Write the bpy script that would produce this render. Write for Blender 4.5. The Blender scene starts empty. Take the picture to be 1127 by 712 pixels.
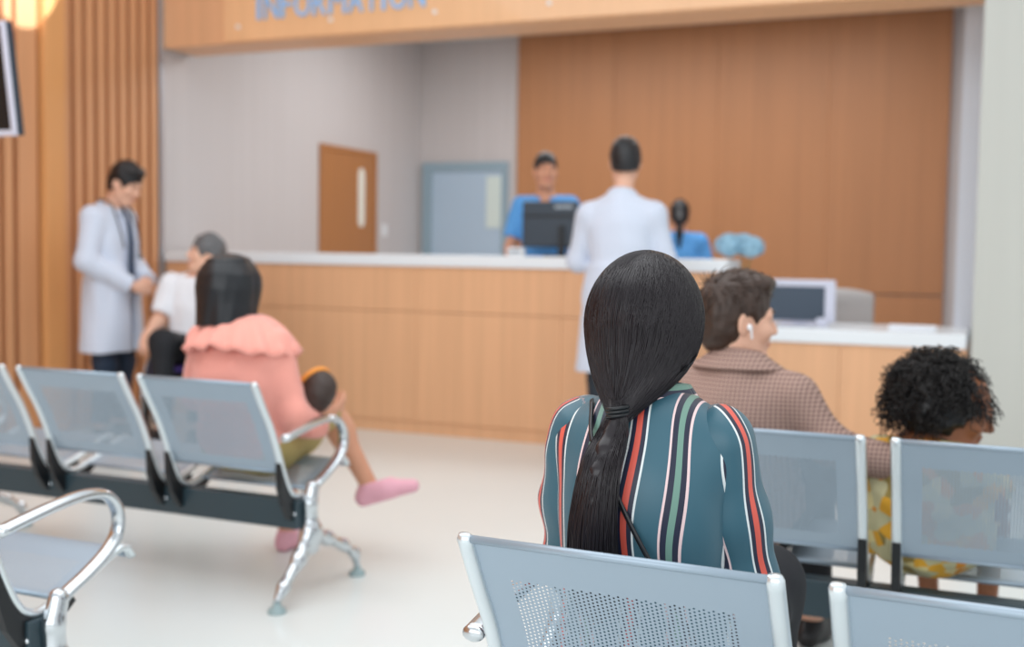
import bpy, math, random
import numpy as np
from mathutils import Vector, Matrix
random.seed(5); rng = np.random.default_rng(5)
SC = bpy.context.scene; COL = SC.collection
# ---------------------------------------------------------------- camera, world, lights, exposure
CAM_H = 1.2
Rc = np.array([[0.92161932, 0.38779795, 0.015185], [0.03748481, -0.05000388, -0.99804534], [-0.38628063, 0.92038707, -0.06062108]])
cd = bpy.data.cameras.new('camera'); cam = bpy.data.objects.new('camera', cd); COL.objects.link(cam)
m = Matrix.Identity(4)
for i in range(3):
    m[i][0] = Rc[0][i]; m[i][1] = -Rc[1][i]; m[i][2] = -Rc[2][i]
m[0][3], m[1][3], m[2][3] = 0, 0, CAM_H
cam.matrix_world = m
cd.sensor_width = 36; cd.lens = 1250 / 1127 * 36; cd.clip_start = .05
cd.dof.use_dof = True; cd.dof.focus_distance = 1.80; cd.dof.aperture_fstop = 2.6
SC.camera = cam
SC.view_settings.view_transform = 'Standard'; SC.view_settings.look = 'None'
SC.view_settings.gamma = 1; SC.view_settings.use_curve_mapping = False
SC.view_settings.exposure = 0.0
W = bpy.data.worlds.new('world'); SC.world = W; W.use_nodes = True
W.node_tree.nodes['Background'].inputs[0].default_value = (.93, .97, 1, 1)
W.node_tree.nodes['Background'].inputs[1].default_value = .98
def area(name, loc, rot, sx, sy, e, col=(1, 1, 1)):
    l = bpy.data.lights.new(name, 'AREA'); l.shape = 'RECTANGLE'; l.size = sx; l.size_y = sy; l.energy = e; l.color = col
    o = bpy.data.objects.new(name, l); COL.objects.link(o); o.location = loc; o.rotation_euler = rot; return o
area('lobby_ceiling_light', (-2.2, 2.4, 4.0), (0, 0, 0), 6, 4, 118, (.96, .98, 1))
area('daylight_window', (-1.0, -3.2, 2.2), (math.radians(82), 0, 0), 7, 2.8, 120, (.95, .98, 1))
area('desk_ceiling_light', (-2.8, 8.7, 3.36), (0, 0, 0), 4.0, 1.6, 88, (.95, .98, 1))
sp = bpy.data.lights.new('added_patch_spot', 'SPOT'); sp.color = (.80, .92, 1); sp.energy = 420; sp.spot_size = math.radians(22); sp.spot_blend = .12; sp.shadow_soft_size = .01  # added spot, stands in for a sunlight patch high on the slats
so = bpy.data.objects.new('added_patch_spot', sp); COL.objects.link(so); so.location = (-4.2, 5.0, 3.6)
so.rotation_euler = (Vector((-5.56, 5.33, 2.93)) - so.location).to_track_quat('-Z', 'Y').to_euler()

# ---------------------------------------------------------------- materials
def lin(c):
    return tuple(((x / 255) / 12.92 if x / 255 <= .04045 else ((x / 255 + .055) / 1.055) ** 2.4) for x in c)
def mat(name, rgb, rough=.5, metal=0, spec=.5, noise=0, nscale=(8, 8, 8), bump=0, bscale=None, coat=0, sheen=0):
    M = bpy.data.materials.new(name); M.use_nodes = True; N = M.node_tree.nodes; L = M.node_tree.links
    b = N['Principled BSDF']; c = lin(rgb)
    b.inputs['Base Color'].default_value = (*c, 1); b.inputs['Roughness'].default_value = rough
    b.inputs['Metallic'].default_value = metal; b.inputs['Specular IOR Level'].default_value = spec
    b.inputs['Coat Weight'].default_value = coat; b.inputs['Sheen Weight'].default_value = sheen
    if noise or bump:
        tc = N.new('ShaderNodeTexCoord'); mp = N.new('ShaderNodeMapping'); mp.inputs['Scale'].default_value = nscale
        nz = N.new('ShaderNodeTexNoise'); nz.inputs['Scale'].default_value = 1; nz.inputs['Detail'].default_value = 4
        L.new(tc.outputs['Object'], mp.inputs[0]); L.new(mp.outputs[0], nz.inputs['Vector'])
        if noise:
            mx = N.new('ShaderNodeMix'); mx.data_type = 'RGBA'
            mx.inputs[6].default_value = (*[x * (1 - noise) for x in c], 1); mx.inputs[7].default_value = (*[min(1, x * (1 + noise)) for x in c], 1)
            L.new(nz.outputs['Fac'], mx.inputs[0]); L.new(mx.outputs[2], b.inputs['Base Color'])
        if bump:
            bp = N.new('ShaderNodeBump'); bp.inputs['Strength'].default_value = bump; bp.inputs['Distance'].default_value = .003
            src = nz
            if bscale:
                mp2 = N.new('ShaderNodeMapping'); mp2.inputs['Scale'].default_value = bscale; src = N.new('ShaderNodeTexNoise'); src.inputs['Scale'].default_value = 1
                L.new(tc.outputs['Object'], mp2.inputs[0]); L.new(mp2.outputs[0], src.inputs['Vector'])
            L.new(src.outputs['Fac'], bp.inputs['Height']); L.new(bp.outputs[0], b.inputs['Normal'])
    return M
M = {}
M['floor'] = mat('floor_vinyl', (221, 226, 224), .22, noise=.03, nscale=(1.5, 1.5, 1), spec=.4)
M['wood'] = mat('wood_laminate', (226, 174, 132), .42, noise=.14, nscale=(22, 22, .7))
M['wood_wall'] = mat('wood_panel_dimmed', (182, 126, 84), .45, noise=.16, nscale=(16, 16, .5))  # same wood as the counter, weaker light put into the darker colour
M['slat'] = mat('wood_slat', (214, 156, 112), .45, noise=.12, nscale=(20, 20, .6))
M['slat_back'] = mat('wood_slat_backing', (158, 102, 62), .6, noise=.12, nscale=(20, 20, .6))
M['post'] = mat('wood_post', (222, 160, 102), .42, noise=.1, nscale=(20, 20, .6))
M['sign_board'] = mat('sign_board', (236, 186, 140), .3, noise=.08, nscale=(14, 14, .6), coat=.3)
M['door_wood'] = mat('door_wood', (176, 118, 70), .5, noise=.12, nscale=(20, 20, .7))
M['wallpaper'] = mat('wallpaper', (203, 196, 194), .7, noise=.06, nscale=(18, 18, .3))
M['pale_wall'] = mat('pale_wallpaper', (196, 197, 190), .6, noise=.05, nscale=(14, 14, .5))
M['white_paint'] = mat('white_paint', (214, 216, 224), .5)
M['ceiling'] = mat('ceiling_paint', (206, 206, 206), .8)
M['quartz'] = mat('white_worktop', (233, 238, 242), .25)
M['grey_door'] = mat('grey_door_paint', (178, 198, 216), .5)
M['grey_frame'] = mat('grey_door_frame', (148, 170, 182), .5)
M['pane'] = mat('frosted_pane', (214, 226, 220), .3)
M['pane_warm'] = mat('frosted_pane_bright', (240, 238, 226), .3)
M['aluminium'] = mat('aluminium_trim', (196, 198, 204), .35, metal=.8)
M['chrome'] = mat('chrome', (208, 213, 217), .2, metal=1)
M['satin'] = mat('satin_tube', (222, 230, 234), .30, metal=.75)
M['steel'] = mat('grey_powder_steel', (158, 174, 188), .36, metal=.35, spec=.5)
M['beam'] = mat('dark_beam', (44, 62, 70), .4)
M['black'] = mat('black_plastic', (18, 22, 26), .4)
M['rubber'] = mat('grey_foot_pad', (150, 170, 172), .5)
M['screen'] = mat('dark_screen', (4, 22, 30), .12)
M['monitor'] = mat('dark_monitor_shell', (44, 56, 68), .4)
M['slate'] = mat('slate_screen', (50, 66, 84), .3)
M['lilac'] = mat('pale_lilac_plastic', (208, 210, 226), .4)
M['grey_mark'] = mat('pale_grey_mark', (150, 160, 168), .5)
M['white'] = mat('white_plastic', (236, 238, 240), .4)
M['blue_letter'] = mat('blue_letter', (150, 200, 250), .35)
M['paper'] = mat('paper', (236, 240, 246), .7)
M['chair_grey'] = mat('pale_grey_mesh', (190, 186, 184), .6)
M['leaf'] = mat('leaf_green', (70, 112, 58), .5, noise=.2, nscale=(40, 40, 40))
M['hydrangea'] = mat('pale_blue_petal', (158, 200, 222), .6, noise=.12, nscale=(60, 60, 60))
M['glass'] = mat('vase_glass', (206, 218, 214), .1)
M['skin'] = mat('skin_light', (226, 176, 150), .5, noise=.05, nscale=(30, 30, 30))
M['skin_tan'] = mat('skin_tan', (208, 150, 120), .5, noise=.05, nscale=(30, 30, 30))
M['skin_brown'] = mat('skin_brown', (150, 94, 62), .5, noise=.05, nscale=(30, 30, 30))
M['lip'] = mat('lips', (198, 122, 110), .4)
M['lip_dark'] = mat('lips_dark', (120, 64, 54), .4)
M['eye_white'] = mat('eye_white', (232, 230, 226), .2)
M['iris'] = mat('iris_dark', (36, 24, 18), .15)
M['hair_black'] = mat('hair_black', (18, 18, 22), .38, bump=.6, nscale=(260, 260, 14), noise=.3)
M['hair_bluish'] = mat('hair_black_bob', (16, 20, 26), .36, bump=.6, nscale=(200, 200, 10), noise=.3)
M['hair_long'] = mat('hair_long_dark', (24, 17, 23), .30, noise=.35, nscale=(300, 300, 8))
M['hair_brown'] = mat('hair_brown', (58, 40, 30), .45, noise=.45, nscale=(60, 60, 60))
M['hair_baby'] = mat('hair_dark_brown', (58, 44, 38), .5, bump=.6, noise=.3, nscale=(140, 140, 40))
M['hair_grey'] = mat('hair_grey', (96, 96, 98), .5, bump=.6, noise=.4, nscale=(140, 60, 60))
M['hair_curly'] = mat('hair_curly', (20, 16, 15), .42, noise=.4, nscale=(60, 60, 60))
M['coat'] = mat('white_coat_cotton', (206, 214, 230), .75, sheen=.2)
M['shirt'] = mat('white_shirt_cotton', (232, 234, 240), .75)
M['shirt_blue'] = mat('pale_blue_shirt', (206, 216, 236), .75)
M['tie'] = mat('navy_tie', (34, 56, 84), .6)
M['navy'] = mat('navy_trousers', (26, 44, 66), .7)
M['charcoal'] = mat('charcoal_trousers', (38, 48, 58), .75)
M['blacktr'] = mat('black_trousers', (22, 24, 30), .8)
M['scrub'] = mat('blue_scrubs', (88, 158, 222), .75)
M['pink'] = mat('pink_knit', (242, 163, 148), .85, sheen=.3, bump=.2, nscale=(90, 90, 90))
M['pink_shoe'] = mat('pink_shoe', (226, 166, 180), .6)
M['khaki'] = mat('khaki_cotton', (178, 158, 100), .8)
M['orange'] = mat('orange_band', (236, 150, 60), .6)
M['purple'] = mat('purple_cloth', (96, 78, 170), .7)
M['tan_shoe'] = mat('dark_shoe', (30, 28, 30), .4)
M['strap'] = mat('black_leather', (20, 22, 28), .35)
M['earbud'] = mat('white_earbud', (240, 240, 242), .25)

def nodes(name):
    X = bpy.data.materials.new(name); X.use_nodes = True; return X, X.node_tree.nodes, X.node_tree.links
def stripe_mat():
    X, N, L = nodes('striped_satin'); b = N['Principled BSDF']; b.inputs['Roughness'].default_value = .42; b.inputs['Sheen Weight'].default_value = .1
    at = N.new('ShaderNodeAttribute'); at.attribute_name = 'stripe'
    fr = N.new('ShaderNodeMath'); fr.operation = 'FRACT'; L.new(at.outputs['Fac'], fr.inputs[0])
    r = N.new('ShaderNodeValToRGB'); r.color_ramp.interpolation = 'CONSTANT'; L.new(fr.outputs[0], r.inputs[0]); L.new(r.outputs[0], b.inputs['Base Color'])
    teal, navy, white, red, green, pink = (52, 96, 112), (28, 34, 58), (226, 232, 232), (222, 92, 76), (112, 150, 136), (236, 206, 206)
    s = [(0, teal), (.13, white), (.155, navy), (.205, red), (.275, navy), (.325, white), (.35, teal), (.60, pink), (.625, navy), (.68, green), (.745, navy), (.80, pink), (.825, teal)]
    e = r.color_ramp.elements; e[0].position = 0; e[0].color = (*lin(teal), 1); e[1].position = .13; e[1].color = (*lin(white), 1)
    for p, c in s[2:]:
        q = e.new(p); q.color = (*lin(c), 1)
    return X
M['stripe'] = stripe_mat()
def check_mat():
    X, N, L = nodes('brown_check_wool'); b = N['Principled BSDF']; b.inputs['Roughness'].default_value = .85
    tc = N.new('ShaderNodeTexCoord'); sx = N.new('ShaderNodeSeparateXYZ'); L.new(tc.outputs['Object'], sx.inputs[0])
    def grid(o, f, w):
        a = N.new('ShaderNodeMath'); a.operation = 'MULTIPLY'; a.inputs[1].default_value = f; L.new(o, a.inputs[0])
        c = N.new('ShaderNodeMath'); c.operation = 'FRACT'; L.new(a.outputs[0], c.inputs[0])
        d = N.new('ShaderNodeMath'); d.operation = 'LESS_THAN'; d.inputs[1].default_value = w; L.new(c.outputs[0], d.inputs[0]); return d.outputs[0]
    g = [grid(sx.outputs['X'], 88, .38), grid(sx.outputs['Z'], 88, .38)]
    ad = N.new('ShaderNodeMath'); ad.operation = 'ADD'; L.new(g[0], ad.inputs[0]); L.new(g[1], ad.inputs[1])
    mu = N.new('ShaderNodeMath'); mu.operation = 'MULTIPLY'; mu.inputs[1].default_value = .5; L.new(ad.outputs[0], mu.inputs[0])
    mx = N.new('ShaderNodeMix'); mx.data_type = 'RGBA'; mx.inputs[6].default_value = (*lin((178, 148, 136)), 1); mx.inputs[7].default_value = (*lin((108, 82, 74)), 1)
    L.new(mu.outputs[0], mx.inputs[0]); L.new(mx.outputs[2], b.inputs['Base Color']); return X
M['check'] = check_mat()
def floral_mat():
    X, N, L = nodes('yellow_floral_cotton'); b = N['Principled BSDF']; b.inputs['Roughness'].default_value = .8
    tc = N.new('ShaderNodeTexCoord'); nz = N.new('ShaderNodeTexVoronoi'); nz.inputs['Scale'].default_value = 26; L.new(tc.outputs['Object'], nz.inputs['Vector'])
    r = N.new('ShaderNodeValToRGB'); r.color_ramp.interpolation = 'CONSTANT'; e = r.color_ramp.elements
    e[0].color = (*lin((196, 190, 150)), 1); e[1].position = .3; e[1].color = (*lin((226, 168, 50)), 1)
    for p, c in ((.48, (150, 130, 70)), (.62, (222, 206, 150)), (.8, (214, 140, 44))):
        q = e.new(p); q.color = (*lin(c), 1)
    sp = N.new('ShaderNodeSeparateColor'); L.new(nz.outputs['Color'], sp.inputs[0]); L.new(sp.outputs[0], r.inputs[0]); L.new(r.outputs[0], b.inputs['Base Color']); return X
M['floral'] = floral_mat()

# ---------------------------------------------------------------- object helpers
def link(name, mesh, mats, parent=None, smooth=True):
    o = bpy.data.objects.new(name, mesh); COL.objects.link(o)
    for k in (mats if isinstance(mats, (list, tuple)) else [mats]):
        if len(mesh.materials) < (len(mats) if isinstance(mats, (list, tuple)) else 1): mesh.materials.append(M[k])
    if smooth: mesh.polygons.foreach_set('use_smooth', [True] * len(mesh.polygons))
    if parent: o.parent = parent
    return o
def mesh_np(name, v, f):
    """v Nx3, f Mx3/4 array"""
    me = bpy.data.meshes.new(name); v = np.asarray(v, np.float32); f = np.asarray(f, np.int32); n = f.shape[1]
    me.vertices.add(len(v)); me.vertices.foreach_set('co', v.ravel())
    me.loops.add(f.size); me.loops.foreach_set('vertex_index', f.ravel())
    me.polygons.add(len(f)); me.polygons.foreach_set('loop_start', np.arange(0, f.size, n, dtype=np.int32))
    me.update(calc_edges=True); me.validate(); return me
class MB:
    def __init__(s): s.v = []; s.f = []; s.mi = []
    def add(s, v, f, mi=0):
        n = len(s.v); s.v += [tuple(map(float, p)) for p in v]; s.f += [tuple(int(i) + n for i in q) for q in f]; s.mi += [mi] * len(f); return s
    def box(s, x0, x1, y0, y1, z0, z1, mi=0, bev=0, rot=None, c=None):
        b = min(bev, .49 * min(x1 - x0, y1 - y0, z1 - z0))
        if b <= 0:
            v = [(x, y, z) for z in (z0, z1) for y in (y0, y1) for x in (x0, x1)]
            f = [(0, 2, 3, 1), (4, 5, 7, 6), (0, 1, 5, 4), (2, 6, 7, 3), (0, 4, 6, 2), (1, 3, 7, 5)]
        else:
            lv = [(z0, b), (z0 + b * .3, b * .3), (z0 + b, 0), (z1 - b, 0), (z1 - b * .3, b * .3), (z1, b)]
            v = []; f = []
            for z, i in lv:
                r = b
                for cx, cy, a0 in ((x1 - r, y1 - r, 0), (x0 + r, y1 - r, 90), (x0 + r, y0 + r, 180), (x1 - r, y0 + r, 270)):
                    for a in (0, 45, 90):
                        t = math.radians(a0 + a); v.append((cx + (r - i) * math.cos(t), cy + (r - i) * math.sin(t), z))
            n = 12
            for k in range(5):
                for i in range(n): f.append((k * n + i, k * n + (i + 1) % n, (k + 1) * n + (i + 1) % n, (k + 1) * n + i))
            f.append(tuple(range(n - 1, -1, -1))); f.append(tuple(range(5 * n, 6 * n)))
        if rot is not None:
            v = [tuple(rot @ Vector(p) + Vector(c or (0, 0, 0))) for p in v]
        return s.add(v, f, mi)
    def sweep(s, path, rx, ry=None, n=12, side=None, caps=True, mi=0):
        P = [Vector(p) for p in path]; k = len(P); V = []; F = []
        rxs = rx if isinstance(rx, (list, tuple)) else [rx] * k
        rys = (ry if isinstance(ry, (list, tuple)) else [ry] * k) if ry is not None else rxs
        S = Vector(side) if side is not None else None; prev = None
        for i in range(k):
            t = (P[min(i + 1, k - 1)] - P[max(i - 1, 0)]).normalized()
            if S is not None: a = S
            elif prev is None: a = t.orthogonal().normalized()
            else: a = (prev - t * prev.dot(t)).normalized()
            prev = a; b = t.cross(a).normalized()
            for j in range(n):
                th = 2 * math.pi * j / n; V.append(P[i] + a * rxs[i] * math.cos(th) + b * rys[i] * math.sin(th))
        for i in range(k - 1):
            for j in range(n): F.append((i * n + j, i * n + (j + 1) % n, (i + 1) * n + (j + 1) % n, (i + 1) * n + j))
        if caps: F.append(tuple(range(n - 1, -1, -1))); F.append(tuple(range((k - 1) * n, k * n)))
        return s.add(V, F, mi)
    def ball(s, c, r, n=10, mi=0, R=None):
        r = r if isinstance(r, (tuple, list)) else (r, r, r); V = []; F = []
        for i in range(n + 1):
            for j in range(2 * n):
                a = math.pi * i / n; b = math.pi * j / n
                p = Vector((r[0] * math.sin(a) * math.cos(b), r[1] * math.sin(a) * math.sin(b), r[2] * math.cos(a)))
                V.append((R @ p if R is not None else p) + Vector(c))
        for i in range(n):
            for j in range(2 * n): F.append((i * 2 * n + j, (i + 1) * 2 * n + j, (i + 1) * 2 * n + (j + 1) % (2 * n), i * 2 * n + (j + 1) % (2 * n)))
        return s.add(V, F, mi)
    def lathe(s, prof, c=(0, 0, 0), n=24, mi=0):
        V = []; F = []
        for r, z in prof:
            for j in range(n): V.append((c[0] + r * math.cos(2 * math.pi * j / n), c[1] + r * math.sin(2 * math.pi * j / n), c[2] + z))
        for i in range(len(prof) - 1):
            for j in range(n): F.append((i * n + j, i * n + (j + 1) % n, (i + 1) * n + (j + 1) % n, (i + 1) * n + j))
        return s.add(V, F, mi)
    def prism(s, poly, x0, x1, mi=0):
        """polygon in y,z extruded along x"""
        n = len(poly); V = [(x0, y, z) for y, z in poly] + [(x1, y, z) for y, z in poly]
        F = [(i, (i + 1) % n, n + (i + 1) % n, n + i) for i in range(n)] + [tuple(range(n - 1, -1, -1)), tuple(range(n, 2 * n))]
        return s.add(V, F, mi)
    def mesh(s, name):
        me = bpy.data.meshes.new(name); me.from_pydata(s.v, [], s.f)
        if any(s.mi): me.polygons.foreach_set('material_index', s.mi)
        me.update(); return me
    def obj(s, name, mats, parent=None, smooth=False): return link(name, s.mesh(name), mats, parent, smooth)
def tag(o, label=None, cat=None, group=None, kind=None):
    for k, v in (('label', label), ('category', cat), ('group', group), ('kind', kind)):
        if v: o[k] = v
    return o
def empty(name, loc, rz=0, label=None, cat=None, group=None):
    o = bpy.data.objects.new(name, None); COL.objects.link(o); o.location = loc; o.rotation_euler = (0, 0, rz); o.empty_display_size = .1
    return tag(o, label, cat, group)
def struct(o): o['kind'] = 'structure'; return o
def part(mb, name, mats, parent, smooth=False, label=None):
    o = mb.obj(name, mats, parent, smooth)
    if label: o['label'] = label
    return o
def sharp(o, deg=35):
    me = o.data; me.set_sharp_from_angle(angle=math.radians(deg)); return o
def catmull(pts, n):
    P = np.array(pts, float); P = np.vstack([2 * P[0] - P[1], P, 2 * P[-1] - P[-2]]); out = []
    for i in range(1, len(P) - 2):
        for t in np.arange(n) / n:
            a, b, c, d = P[i - 1:i + 3]
            out.append(.5 * (2 * b + (c - a) * t + (2 * a - 5 * b + 4 * c - d) * t * t + (3 * b - a - 3 * c + d) * t ** 3))
    out.append(P[-2]); return np.array(out)

# ---------------------------------------------------------------- smooth implicit surfaces (bodies, clothes, hair)
class S:
    def __init__(s): s.o = []; s.lo = []; s.hi = []; s.disp = None
    def _b(s, op, c, r):
        if op == 'u': s.lo.append(np.array(c) - r); s.hi.append(np.array(c) + r)
    def rc(s, a, b, ra, rb, k=.02, op='u'):
        a, b = np.array(a, float), np.array(b, float); s._b(op, a, ra); s._b(op, b, rb)
        ab = b - a; L2 = max(ab @ ab, 1e-12); c = (a + b) / 2; R = math.sqrt(L2) / 2 + max(ra, rb)
        def fn(p):
            q = p - a; t = np.clip(q @ ab / L2, 0, 1); return np.linalg.norm(q - t[:, None] * ab, axis=1) - (ra + (rb - ra) * t)
        s.o.append((op, k, c, R, fn)); return s
    def chain(s, pts, rs, k=.015, op='u'):
        for i in range(len(pts) - 1): s.rc(pts[i], pts[i + 1], rs[i], rs[i + 1], k, op)
        return s
    def rcc(s, a, b, ra, rb, p0, n, k=.02):
        """tapered limb of cloth that ends in a flat hem at p0"""
        s.rc(a, b, ra, rb, k); op, k_, c, R, f0 = s.o.pop(); p0 = np.array(p0, float); n = np.array(n, float) / np.linalg.norm(n)
        s.o.append((op, k_, c, R, lambda p: np.maximum(f0(p), (p - p0) @ n))); return s
    def el(s, c, r, k=.02, op='u', R=None):
        c, r = np.array(c, float), np.array(r, float); s._b(op, c, r.max())
        def fn(p):
            q = p - c
            if R is not None: q = q @ R
            q = q / r; k0 = np.linalg.norm(q, axis=1); k1 = np.linalg.norm(q / r, axis=1); return k0 * (k0 - 1) / np.maximum(k1, 1e-9)
        s.o.append((op, k, c, r.max(), fn)); return s
    def bx(s, c, h, rr=.01, k=.01, op='u', R=None):
        c, h = np.array(c, float), np.array(h, float); s._b(op, c, np.linalg.norm(h) if R is not None else h)
        def fn(p):
            q = p - c
            if R is not None: q = q @ R
            q = np.abs(q) - (h - rr); return np.linalg.norm(np.maximum(q, 0), axis=1) + np.minimum(q.max(1), 0) - rr
        s.o.append((op, k, c, np.linalg.norm(h), fn)); return s
    def loft(s, tab, k=.02, op='u', e=2.3):
        """tab rows z,cx,cy,rx,ry (z ascending)"""
        T = np.array(tab, float); lo = np.array([(T[:, 1] - T[:, 3]).min(), (T[:, 2] - T[:, 4]).min(), T[0, 0]]); hi = np.array([(T[:, 1] + T[:, 3]).max(), (T[:, 2] + T[:, 4]).max(), T[-1, 0]])
        s.lo.append(lo); s.hi.append(hi); c = (lo + hi) / 2
        def fn(p):
            z = p[:, 2]; v = [np.interp(z, T[:, 0], T[:, i]) for i in (1, 2, 3, 4)]
            q = (np.abs((p[:, 0] - v[0]) / v[2]) ** e + np.abs((p[:, 1] - v[1]) / v[3]) ** e) ** (1 / e)
            d = (q - 1) * np.minimum(v[2], v[3]); return np.maximum(d, np.maximum(T[0, 0] - z, z - T[-1, 0]))
        s.o.append((op, k, c, np.linalg.norm(hi - lo) / 2, fn)); return s
    def cut(s, p0, n, k=0, box=None):
        """remove the side n points to (optionally only near a point)"""
        p0, n = np.array(p0, float), np.array(n, float); n = n / np.linalg.norm(n)
        s.o.append(('c', k, p0, box or 9, lambda p: (p - p0) @ n)); return s
    def ev(s, p, mar):
        d = np.full(len(p), 1.0)
        for op, k, c, R, fn in s.o:
            q = p - c; m = (q * q).sum(1) < (R + mar + k) ** 2
            if not m.any(): continue
            a = d[m]; b = fn(p[m])
            if op == 'u':
                if k > 0:
                    h = np.maximum(k - np.abs(a - b), 0) / k; a = np.minimum(a, b) - h * h * k * .25
                else: a = np.minimum(a, b)
            elif op == 's':
                b = -b; h = np.maximum(k - np.abs(a - b), 0) / k if k > 0 else 0; a = np.maximum(a, b) + h * h * k * .25
            else: a = np.maximum(a, b)
            d[m] = a
        if s.disp is not None:
            m = np.abs(d) < mar + .02; d[m] += s.disp(p[m])
        return d
    def mesh(s, name, h=.006):
        st = 4; pad = 3 * h + .02
        lo = np.min(s.lo, 0) - pad; hi = np.max(s.hi, 0) + pad
        nb = np.ceil((hi - lo) / (h * st)).astype(int); H = h * st
        g = np.stack(np.meshgrid(*[np.arange(n) for n in nb], indexing='ij'), -1).reshape(-1, 3)
        dc = s.ev(lo + (g + .5) * H, H * 2.2); act = np.abs(dc) < H * 1.9
        n = nb * st + 1; Fd = np.repeat(np.repeat(np.repeat(dc.reshape(nb), st, 0), st, 1), st, 2).astype(np.float32)
        Fd = np.pad(Fd, ((0, 1),) * 3, mode='edge')
        ga = g[act]; off = np.stack(np.meshgrid(*[np.arange(st + 1)] * 3, indexing='ij'), -1).reshape(-1, 3)
        idx = (ga[:, None, :] * st + off[None]).reshape(-1, 3); fl = np.unique((idx[:, 0] * n[1] + idx[:, 1]) * n[2] + idx[:, 2])
        ii = np.stack([fl // (n[1] * n[2]), fl // n[2] % n[1], fl % n[2]], 1)
        Fd.reshape(-1)[fl] = s.ev(lo + ii * h, H)
        I = Fd < 0; c8 = np.zeros(n - 1, np.int8)
        cs = [(a, b, c) for a in (0, 1) for b in (0, 1) for c in (0, 1)]
        for a, b, c in cs: c8 += I[a:n[0] - 1 + a, b:n[1] - 1 + b, c:n[2] - 1 + c]
        A = np.argwhere((c8 > 0) & (c8 < 8)); V = np.stack([Fd[A[:, 0] + a, A[:, 1] + b, A[:, 2] + c] for a, b, c in cs], 1)
        sm = np.zeros((len(A), 3)); cn = np.zeros(len(A)); C = np.array(cs, float)
        for i in range(8):
            for j in range(i + 1, 8):
                if np.abs(C[i] - C[j]).sum() != 1: continue
                mk = (V[:, i] < 0) != (V[:, j] < 0); t = V[mk, i] / (V[mk, i] - V[mk, j])
                sm[mk] += C[i] + t[:, None] * (C[j] - C[i]); cn[mk] += 1
        P = lo + (A + sm / cn[:, None]) * h
        vid = np.full(n - 1, -1, np.int32); vid[A[:, 0], A[:, 1], A[:, 2]] = np.arange(len(A)); Q = []
        for ax in range(3):
            sl0 = [slice(1, -1)] * 3; sl1 = [slice(1, -1)] * 3; sl0[ax] = slice(0, -1); sl1[ax] = slice(1, None)
            a, b = I[tuple(sl0)], I[tuple(sl1)]; E = np.argwhere(a != b)
            if not len(E): continue
            fwd = a[E[:, 0], E[:, 1], E[:, 2]]; base = E + 1; base[:, ax] = E[:, ax]
            u, w = (ax + 1) % 3, (ax + 2) % 3; r = []
            for du, dw in ((-1, -1), (0, -1), (0, 0), (-1, 0)):
                t = base.copy(); t[:, u] += du; t[:, w] += dw; r.append(vid[t[:, 0], t[:, 1], t[:, 2]])
            q = np.stack(r, 1); q[~fwd] = q[~fwd][:, ::-1]; Q.append(q)
        return mesh_np(name, P, np.concatenate(Q))
def wrinkle(amp, fr, seed, stretch=(1, 1, 1)):
    r = np.random.default_rng(seed); D = r.normal(size=(7, 3)) * np.array(stretch); ph = r.uniform(0, 6.28, 7)
    D *= fr / np.linalg.norm(D, axis=1)[:, None] * r.uniform(.6, 1.6, (7, 1))
    return lambda p: amp * sum(np.sin(p @ D[i] + ph[i] + 1.5 * np.sin(p @ D[(i + 3) % 7] * .6)) for i in range(7)) / 3
def rot3(yaw=0, pitch=0, roll=0):
    """columns: right, forward, up. yaw + turns right, pitch + looks up, roll + tips to the right"""
    a = Matrix.Rotation(math.radians(-yaw), 3, 'Z') @ Matrix.Rotation(math.radians(pitch), 3, 'X') @ Matrix.Rotation(math.radians(roll), 3, 'Y')
    return np.array(a)

# ---------------------------------------------------------------- the room
LX, BY, CY = -5.59, 10.75, 6.67       # left wall, back wall, counter front
a_ = math.radians
struct(MB().box(-6.2, 3.2, -4, BY + .3, -.1, 0).obj('floor', 'floor'))
w = MB(); w.box(LX - .2, LX, CY - .02, BY, 0, 3.4); struct(w.obj('wall_left_rear', 'wallpaper'))
w = MB(); w.box(LX - .2, LX - .03, -4, CY - .02, 0, 4.2, 0)
struct(w.obj('wall_left', 'slat_back'))
w = MB()
y = -3.9
while y < 5.30: w.box(LX - .03, LX + .022, y, y + .058, 0, 4.2, 0, .004); y += .105
y = 5.715
while y < 6.60: w.box(LX - .03, LX + .022, y, y + .058, 0, 4.2, 0, .004); y += .105
struct(w.obj('trim_1', 'slat'))                                   # vertical slats
struct(MB().box(LX - .03, LX + .012, 5.345, 5.50, 0, 4.2, 0, .004).obj('trim_2', 'slat'))
struct(MB().box(LX - .03, LX + .06, 5.525, 5.69, 0, 4.2, 0, .006).obj('trim_3', 'post'))
struct(MB().box(LX - .03, LX + .035, 6.63, 6.665, 0, 4.2, 0, .004).obj('trim_4', 'aluminium'))
struct(MB().box(LX - .2, .6, BY, BY + .2, 0, 3.4).obj('wall_back', 'wallpaper'))
w = MB()                                                            # wood cladding with fine panel joints
for i in range(4):
    x0 = -4.465 + i * 1.0225; w.box(x0, x0 + 1.0205, BY - .05, BY - .001, .90, 3.399, 0, .002); w.box(x0, x0 + 1.0205, BY - .05, BY - .001, .001, .885, 0, .002)
struct(w.obj('wall_back_cladding', 'wood_wall'))
struct(MB().box(LX, .6, CY, BY, 3.4, 3.5).obj('ceiling', 'ceiling'))
struct(MB().box(-.195, .6, 7.4, BY - .001, 0, 3.399).obj('trim_5', 'white_paint'))
struct(MB().box(-.08, 3.2, CY - .02, CY + .3, 0, 4.2, 0, .004).obj('wall_right', 'pale_wall'))
w = MB(); w.box(LX + .036, -.08, CY - .005, CY + .35, 2.645, 3.399, 0, .003); w.box(LX + .036, -.08, CY - .005, CY + .35, 3.401, 4.2); struct(w.obj('fascia', 'wood'))
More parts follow.
